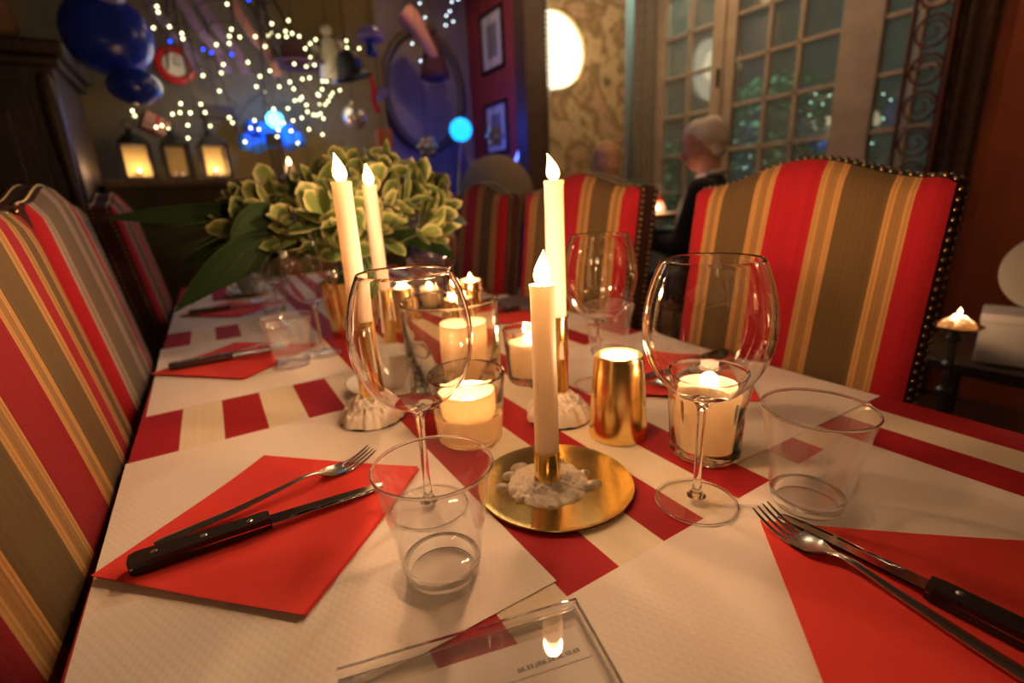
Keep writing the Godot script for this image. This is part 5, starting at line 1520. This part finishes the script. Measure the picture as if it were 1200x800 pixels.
# a seated guest, origin on the floor below the hips, facing +z; tilt moves the head
func guest(label: String, at: Vector3, turn: float, seat: float, s: float, coat: Material, hair: Material, skin: Material, long_hair: bool, nod: float) -> void:
	var t := thing("person", label, "person", at, turn)
	var hip := seat + 0.10
	var sh := hip + 0.47 * s
	var hc := Vector3(0, sh + 0.20 * s, 0.035)
	var look := Basis(Vector3.RIGHT, nod)
	var H := func(x: float, y: float, z: float) -> Vector3: return hc + look * (Vector3(x, y, z) * s)
	var body := B.new()
	var arms := []
	for q in [-1.0, 1.0]:
		arms.append([v3(q * 0.19, sh - 0.02, -0.01), v3(q * 0.25, sh - 0.27, 0.05), 0.050, 0.042])
		arms.append([v3(q * 0.25, sh - 0.27, 0.05), v3(q * 0.12, sh - 0.25, 0.29), 0.040, 0.028])
	var trunk := [[v3(0, hip, 0), v3(0, hip + 0.2, 0.0), 0.135, 0.125], [v3(-0.07, sh - 0.14, 0), v3(0.07, sh - 0.14, 0), 0.115, 0.115], [v3(-0.145, sh - 0.03, -0.01), v3(0.145, sh - 0.03, -0.01), 0.062, 0.062], [v3(0, hip + 0.2, 0), v3(0, sh - 0.1, 0), 0.125, 0.125]]
	var legs := []
	for q in [-1.0, 1.0]:
		legs.append([v3(q * 0.09, hip - 0.02, 0.02), v3(q * 0.10, seat + 0.03, 0.40), 0.082, 0.058])
		legs.append([v3(q * 0.10, seat + 0.03, 0.40), v3(q * 0.10, 0.09, 0.36), 0.056, 0.038])
		legs.append([v3(q * 0.10, 0.045, 0.33), v3(q * 0.11, 0.035, 0.50), 0.042, 0.034])
	flesh(body, trunk + arms + legs, 0.016, 0.03)
	# head with neck, jaw, nose, ears, brow and lips
	var head := [[v3(0, sh - 0.02, -0.005), H.call(0, -0.06, -0.02), 0.056, 0.052], [H.call(0, 0.035, -0.025), H.call(0, 0.040, 0.022), 0.080, 0.074], [H.call(0, -0.03, 0.03), H.call(0, -0.078, 0.055), 0.060, 0.030], [H.call(-0.03, -0.025, 0.045), H.call(0.03, -0.025, 0.045), 0.036, 0.036]]
	for e in head.slice(1):
		e[2] *= s
		e[3] *= s
	flesh(body, head, 0.006, 0.022)
	var fine := [[H.call(0, 0.012, 0.092), H.call(0, -0.026, 0.112), 0.008, 0.012], [H.call(-0.013, -0.030, 0.098), H.call(0.013, -0.030, 0.098), 0.008, 0.008], [H.call(-0.02, -0.058, 0.086), H.call(0.02, -0.058, 0.086), 0.007, 0.007], [H.call(-0.02, -0.066, 0.083), H.call(0.02, -0.066, 0.083), 0.007, 0.007], [H.call(-0.04, 0.028, 0.078), H.call(0.04, 0.028, 0.078), 0.010, 0.010]]
	for q in [-1.0, 1.0]:
		fine.append([H.call(q * 0.079, 0.018, -0.008), H.call(q * 0.080, -0.022, 0.0), 0.013, 0.009])
	flesh(body, fine, 0.004, 0.008)
	for q in [-1.0, 1.0]:
		var w := v3(q * 0.12, sh - 0.25, 0.29)
		var fw := v3(-q * 0.25, -0.02, 1.0).normalized()
		var sd := v3(1, 0, q * 0.25).normalized()
		var hand := [[w, w + fw * 0.07, 0.026, 0.030], [w + fw * 0.05 - sd * 0.02, w + fw * 0.085 + sd * 0.02, 0.022, 0.022], [w + fw * 0.02 - sd * q * 0.022, w + fw * 0.065 - sd * q * 0.05 + v3(0, -0.012, 0), 0.011, 0.009]]
		flesh(body, hand, 0.006, 0.012)
		for k in 4:
			var o := sd * (k - 1.5) * 0.019
			var l := 0.062 + 0.012 * sin(PI * (k + 0.6) / 4.0)
			flesh(body, [[w + fw * 0.085 + o, w + fw * (0.085 + l * 0.5) + o + v3(0, 0.004, 0), 0.0095, 0.009], [w + fw * (0.085 + l * 0.5) + o + v3(0, 0.004, 0), w + fw * (0.085 + l) + o + v3(0, -0.014, 0), 0.009, 0.0075]], 0.004, 0.004)
	part(t, "body", body, skin)
	var jk := B.new()
	var wide := []
	for e in trunk + arms:
		wide.append([e[0], e[1], e[2] + 0.016, e[3] + 0.014])
	wide.append([v3(-0.05, sh + 0.035, -0.03), v3(0.05, sh + 0.035, -0.03), 0.036, 0.036])
	flesh(jk, wide, 0.015, 0.03)
	part(t, "jacket", jk, coat)
	var cl := B.new()
	var ring := []
	for k in 17:
		var a := TAU * k / 16.0
		ring.append(v3(cos(a) * 0.064, sh + 0.062 - 0.014 * sin(a), sin(a) * 0.060 - 0.010))
	cl.tube(ring, [0.013], 8, 1.0, false)
	part(t, "collar", cl, M.shirt)
	var tr := B.new()
	var lw := []
	for k in legs.size():
		if k % 3 != 2:
			lw.append([legs[k][0], legs[k][1], legs[k][2] + 0.014, legs[k][3] + 0.014])
	flesh(tr, lw, 0.018, 0.03)
	part(t, "trousers", tr, M.black)
	var hr := B.new()
	var hb := [[H.call(0, 0.050, -0.040), H.call(0, 0.062, 0.006), 0.079, 0.068], [H.call(0, 0.0, -0.060), H.call(0, -0.030, -0.058), 0.058, 0.045], [H.call(-0.052, 0.03, -0.03), H.call(0.052, 0.03, -0.03), 0.036, 0.036]]
	if long_hair:
		for q in [-1.0, 1.0]:
			hb.append([H.call(q * 0.055, 0.06, 0.01), H.call(q * 0.078, -0.06, -0.02), 0.034, 0.030])
	for e in hb:
		e[2] = (e[2] + 0.005) * s
		e[3] = (e[3] + 0.005) * s
	flesh(hr, hb, 0.006, 0.02)
	part(t, "hair", hr, hair)
	for q in [-1.0, 1.0]:
		part(t, "eye", B.new().ball(H.call(q * 0.031, 0.008, 0.077), Vector3.ONE * 0.010, 12), M.shirt)
		part(t, "iris", B.new().ball(H.call(q * 0.031, 0.008, 0.0835), Vector3.ONE * 0.0048, 10), M.black)


func plain_chair(label: String, at: Vector3, turn: float) -> void:
	var t := thing("wooden_chair", label, "chair", at, turn)
	part(t, "seat", B.new().box(Vector3(0.42, 0.04, 0.42), Vector3(0, 0.45, 0.06), 0.01), M.dark_wood)
	part(t, "backrest", B.new().box(Vector3(0.40, 0.22, 0.022), Vector3(0, 0.84, -0.215), 0.008), M.dark_wood)
	for sx in [-0.18, 0.18]:
		part(t, "rear_post", B.new().box(Vector3(0.032, 0.95, 0.032), Vector3(sx, 0.475, -0.20), 0.004), M.dark_wood)
		part(t, "leg", B.new().box(Vector3(0.032, 0.43, 0.032), Vector3(sx, 0.215, 0.24), 0.004), M.dark_wood)


func build_guests() -> void:
	# one grey haired man seen from behind and the side, one fair haired guest across from him
	plain_chair("dark wooden chair under the seated man", Vector3(2.20, 0, -1.68), -2.72)
	guest("grey haired person in a dark jacket seated by the window, face turned to the left", Vector3(2.19, 0, -1.70), -2.72, 0.475, 0.98, M.jacket, M.hair_grey, M.skin_ruddy, false, 0.22)
	plain_chair("dark wooden chair under the fair haired guest", Vector3(2.19, 0, -2.49), -0.62)
	guest("fair haired person behind the middle striped chair, facing the camera", Vector3(2.19, 0, -2.46), -0.62, 0.550, 0.86, M.jacket, M.hair_fair, M.skin, true, 0.15)


func more_materials() -> void:
	M.led = glow(Color(1.0, 0.93, 0.78), 3.0)
	M.menu_cover = mat(lin(0.10, 0.07, 0.08), 0.6)
	M.stem = mat(lin(0.07, 0.08, 0.03), 0.7)
	M.frond = mat(lin(0.035, 0.06, 0.018), 0.5)
	M.blade_green = mat(lin(0.06, 0.14, 0.02), 0.5)
	M.floor = wood(lin(0.03, 0.016, 0.010), lin(0.07, 0.04, 0.022), 1.2, 0.4, 9)
	M.ceiling = mottled([lin(0.10, 0.075, 0.055), lin(0.13, 0.10, 0.075)], 0.02, 0.8, 0.95)
	M.plaster_olive = mottled([lin(0.16, 0.115, 0.045), lin(0.24, 0.18, 0.075), lin(0.20, 0.15, 0.06)], 0.012, 0.9, 0.9, 0.05)
	M.plaster_mauve = mottled([lin(0.20, 0.16, 0.17), lin(0.28, 0.23, 0.24)], 0.012, 0.9, 0.9, 0.05)
	M.plaster_night = mottled([lin(0.03, 0.035, 0.035), lin(0.05, 0.055, 0.05)], 0.02, 0.8, 0.95)
	M.red_wall = mottled([lin(0.24, 0.030, 0.032), lin(0.30, 0.042, 0.042)], 0.015, 1.0, 0.7, 0.03)
	M.orange_wall = mottled([lin(0.34, 0.070, 0.022), lin(0.42, 0.095, 0.03)], 0.012, 1.0, 0.75, 0.04)
	M.brown_paint = mottled([lin(0.050, 0.024, 0.014), lin(0.075, 0.036, 0.022)], 0.02, 1.2, 0.6)
	M.dado = mottled([lin(0.085, 0.072, 0.030), lin(0.12, 0.10, 0.042)], 0.014, 1.0, 0.8, 0.04)
	M.ledge = wood(lin(0.16, 0.10, 0.055), lin(0.26, 0.17, 0.10), 2.0, 0.5, 5)
	M.window_paint = mottled([lin(0.30, 0.245, 0.195), lin(0.38, 0.315, 0.25)], 0.02, 1.5, 0.55)
	M.curtain_grey = mottled([lin(0.15, 0.13, 0.11), lin(0.22, 0.195, 0.165)], 0.05, 2.0, 0.95)
	M.curtain_brown = mottled([lin(0.050, 0.022, 0.010), lin(0.085, 0.038, 0.017)], 0.04, 2.0, 0.9)
	M.tapestry = mottled([lin(0.12, 0.10, 0.05), lin(0.46, 0.36, 0.21), lin(0.60, 0.48, 0.30), lin(0.26, 0.19, 0.10), lin(0.55, 0.38, 0.26), lin(0.20, 0.20, 0.11)], 0.011, 1.1, 0.95, 0.05, 0.0, 12)
	M.moon = glow(Color(1.0, 0.95, 0.80), 1.8)
	M.crystal = mat(lin(0.8, 0.78, 0.74), 0.05, 0.85)
	M.mount = mat(lin(0.60, 0.57, 0.54), 0.85)
	M.etching = mottled([lin(0.05, 0.05, 0.055), lin(0.30, 0.29, 0.28), lin(0.12, 0.12, 0.12)], 0.05, 4.0, 0.8)
	M.rust = mat(lin(0.11, 0.026, 0.018), 0.6, 0.3)
	M.pewter = mat(lin(0.20, 0.19, 0.17), 0.4, 0.8)
	M.red_band = mat(lin(0.65, 0.02, 0.025), 0.5)
	M.soil = mat(lin(0.02, 0.018, 0.012), 0.95)
	M.shrub = mat(lin(0.045, 0.12, 0.055), 0.45)
	M.shrub.backlight_enabled = true
	M.shrub.backlight = Color(0.12, 0.25, 0.1)
	M.bark = mat(lin(0.05, 0.035, 0.02), 0.9)
	M.garden_glow = glow(Color(0.8, 1.0, 0.9), 2.0)
	M.bulb_mesh = B.new().ball(Vector3.ZERO, Vector3.ONE * 0.0058, 8).mesh()
	M.cluster_mesh = B.new().ball(Vector3.ZERO, Vector3.ONE * 0.026, 16).mesh()
	M.bulb_warm = glow(Color(1.0, 0.97, 0.72), 6.0)
	M.bulb_cool = glow(Color(0.85, 0.95, 1.0), 6.0)
	M.bulb_pale = glow(Color(0.75, 1.0, 0.85), 2.0)
	M.bulb_blue = glow(Color(0.05, 0.2, 1.0), 8.0)
	M.wire = mat(lin(0.02, 0.03, 0.02), 0.7)
	M.amber_card = mat(lin(0.50, 0.40, 0.15), 0.8)
	M.basket = mottled([lin(0.14, 0.07, 0.03), lin(0.26, 0.14, 0.06)], 0.08, 6.0, 0.8, 0.1)
	M.blue_gloss = mat(lin(0.010, 0.035, 0.42), 0.25)
	M.lilac_paper = mat(lin(0.22, 0.15, 0.30), 0.8)
	M.blue_tulle = mat(lin(0.03, 0.18, 0.75), 0.8)
	M.lilac = mat(lin(0.36, 0.32, 0.62), 0.3)
	M.violet = mat(lin(0.20, 0.16, 0.60), 0.25)
	M.branch = mottled([lin(0.045, 0.028, 0.018), lin(0.10, 0.065, 0.045)], 0.05, 8.0, 0.9)
	M.red_gloss = mat(lin(0.40, 0.015, 0.02), 0.35)
	M.dusty_pink = mat(lin(0.46, 0.22, 0.20), 0.8)
	M.orange_paper = mat(lin(0.50, 0.14, 0.05), 0.7)
	M.plum = mat(lin(0.07, 0.018, 0.03), 0.9)
	M.linen = mat(lin(0.50, 0.44, 0.36), 0.9)
	M.silver_soft = mat(lin(0.62, 0.58, 0.60), 0.3, 0.8)
	M.blue_lens = glow(Color(0.30, 0.75, 1.0), 10.0)
	M.cyan_globe = glow(Color(0.10, 0.62, 1.0), 2.4)
	M.blue_tube = glow(Color(0.35, 0.45, 1.0), 4.0)
	M.old_frame = mottled([lin(0.07, 0.055, 0.045), lin(0.14, 0.11, 0.08)], 0.05, 5.0, 0.6, 0.1)
	M.old_glass = mottled([lin(0.24, 0.19, 0.15), lin(0.31, 0.25, 0.20)], 0.02, 2.0, 0.5)
	M.taupe = mat(lin(0.17, 0.13, 0.105), 0.9)
	M.jacket = mat(lin(0.012, 0.011, 0.012), 0.9)
	M.shirt = mat(lin(0.62, 0.60, 0.60), 0.8)
	M.hair_grey = mottled([lin(0.50, 0.44, 0.36), lin(0.68, 0.61, 0.52)], 0.09, 10.0, 0.8)
	M.hair_fair = mottled([lin(0.30, 0.20, 0.09), lin(0.48, 0.33, 0.16)], 0.09, 10.0, 0.7)
	M.skin = mat(lin(0.48, 0.26, 0.17), 0.55)
	M.skin_ruddy = mat(lin(0.46, 0.22, 0.15), 0.55)


func pendant(label: String, at: Vector3, energy: float) -> void:
	var t := thing("pendant_lamp", label, "lamp", at)
	part(t, "cord", B.new().tube([Vector3(0, 0.12, 0), Vector3(0, 2.9 - at.y, 0)], [0.003], 6), M.black)
	part(t, "shade", B.new().lathe([Vector2(0.160, 0.0), Vector2(0.140, 0.06), Vector2(0.060, 0.12), Vector2(0.0, 0.13), Vector2(0.0, 0.127), Vector2(0.058, 0.117), Vector2(0.137, 0.058), Vector2(0.157, 0.0), Vector2(0.160, 0.0)], 32), M.brass)
	part(t, "bulb", B.new().ball(Vector3(0, 0.02, 0), Vector3.ONE * 0.035, 20), glow(Color(1.0, 0.85, 0.6), 3.0))
	lamp(t, "pendant_light", Vector3(0, 0.02, 0), Color(1.0, 0.84, 0.68), energy, 0.03)


func _ready() -> void:
	# camera
	var cam := Camera3D.new()
	cam.name = "camera"
	cam.fov = 69.646
	cam.near = 0.02
	cam.far = 60.0
	var at := CameraAttributesPhysical.new()
	at.frustum_focal_length = 17.251
	at.frustum_focus_distance = 0.41
	at.exposure_aperture = 3.6
	cam.attributes = at
	cam.transform = Transform3D(Basis(Vector3(0.85364631, -0.04715463, 0.5187142), Vector3(0.18408978, 0.95893107, -0.21578265), Vector3(-0.48723601, 0.27969204, 0.82726865)), Vector3(0, 1.03, 0))
	add_child(cam)
	cam.current = true
	cam.keep_aspect = Camera3D.KEEP_HEIGHT
	cam.fov = 69.646
	# night sky, exposure
	var env := Environment.new()
	env.background_mode = Environment.BG_COLOR
	env.background_color = lin(0.002, 0.003, 0.008)
	env.tonemap_mode = Environment.TONE_MAPPER_LINEAR
	env.tonemap_exposure = 1.07
	env.sdfgi_enabled = true
	env.ssao_enabled = true
	env.ssil_enabled = true
	var we := WorldEnvironment.new()
	we.name = "environment"
	we.environment = env
	add_child(we)
	rng.seed = 7
	make_materials()
	more_materials()
	# lamps of the room hanging above and behind the camera
	pendant("brass pendant lamp hanging behind the camera", Vector3(-0.6, 2.15, 0.9), 0.12)
	pendant("brass pendant lamp hanging above the second table", Vector3(2.0, 2.45, -1.2), 0.18)
	pendant("brass pendant lamp hanging before the back wall", Vector3(1.35, 2.6, -3.1), 0.19)
	pendant("brass pendant lamp hanging before the tapestry", Vector3(2.42, 2.6, -2.2), 0.32)

	build_room()
	build_table()
	build_chairs()
	build_settings()
	build_bouquet()
	build_right_side()
	build_left()
	build_back()
	build_guests()
	build_garden()
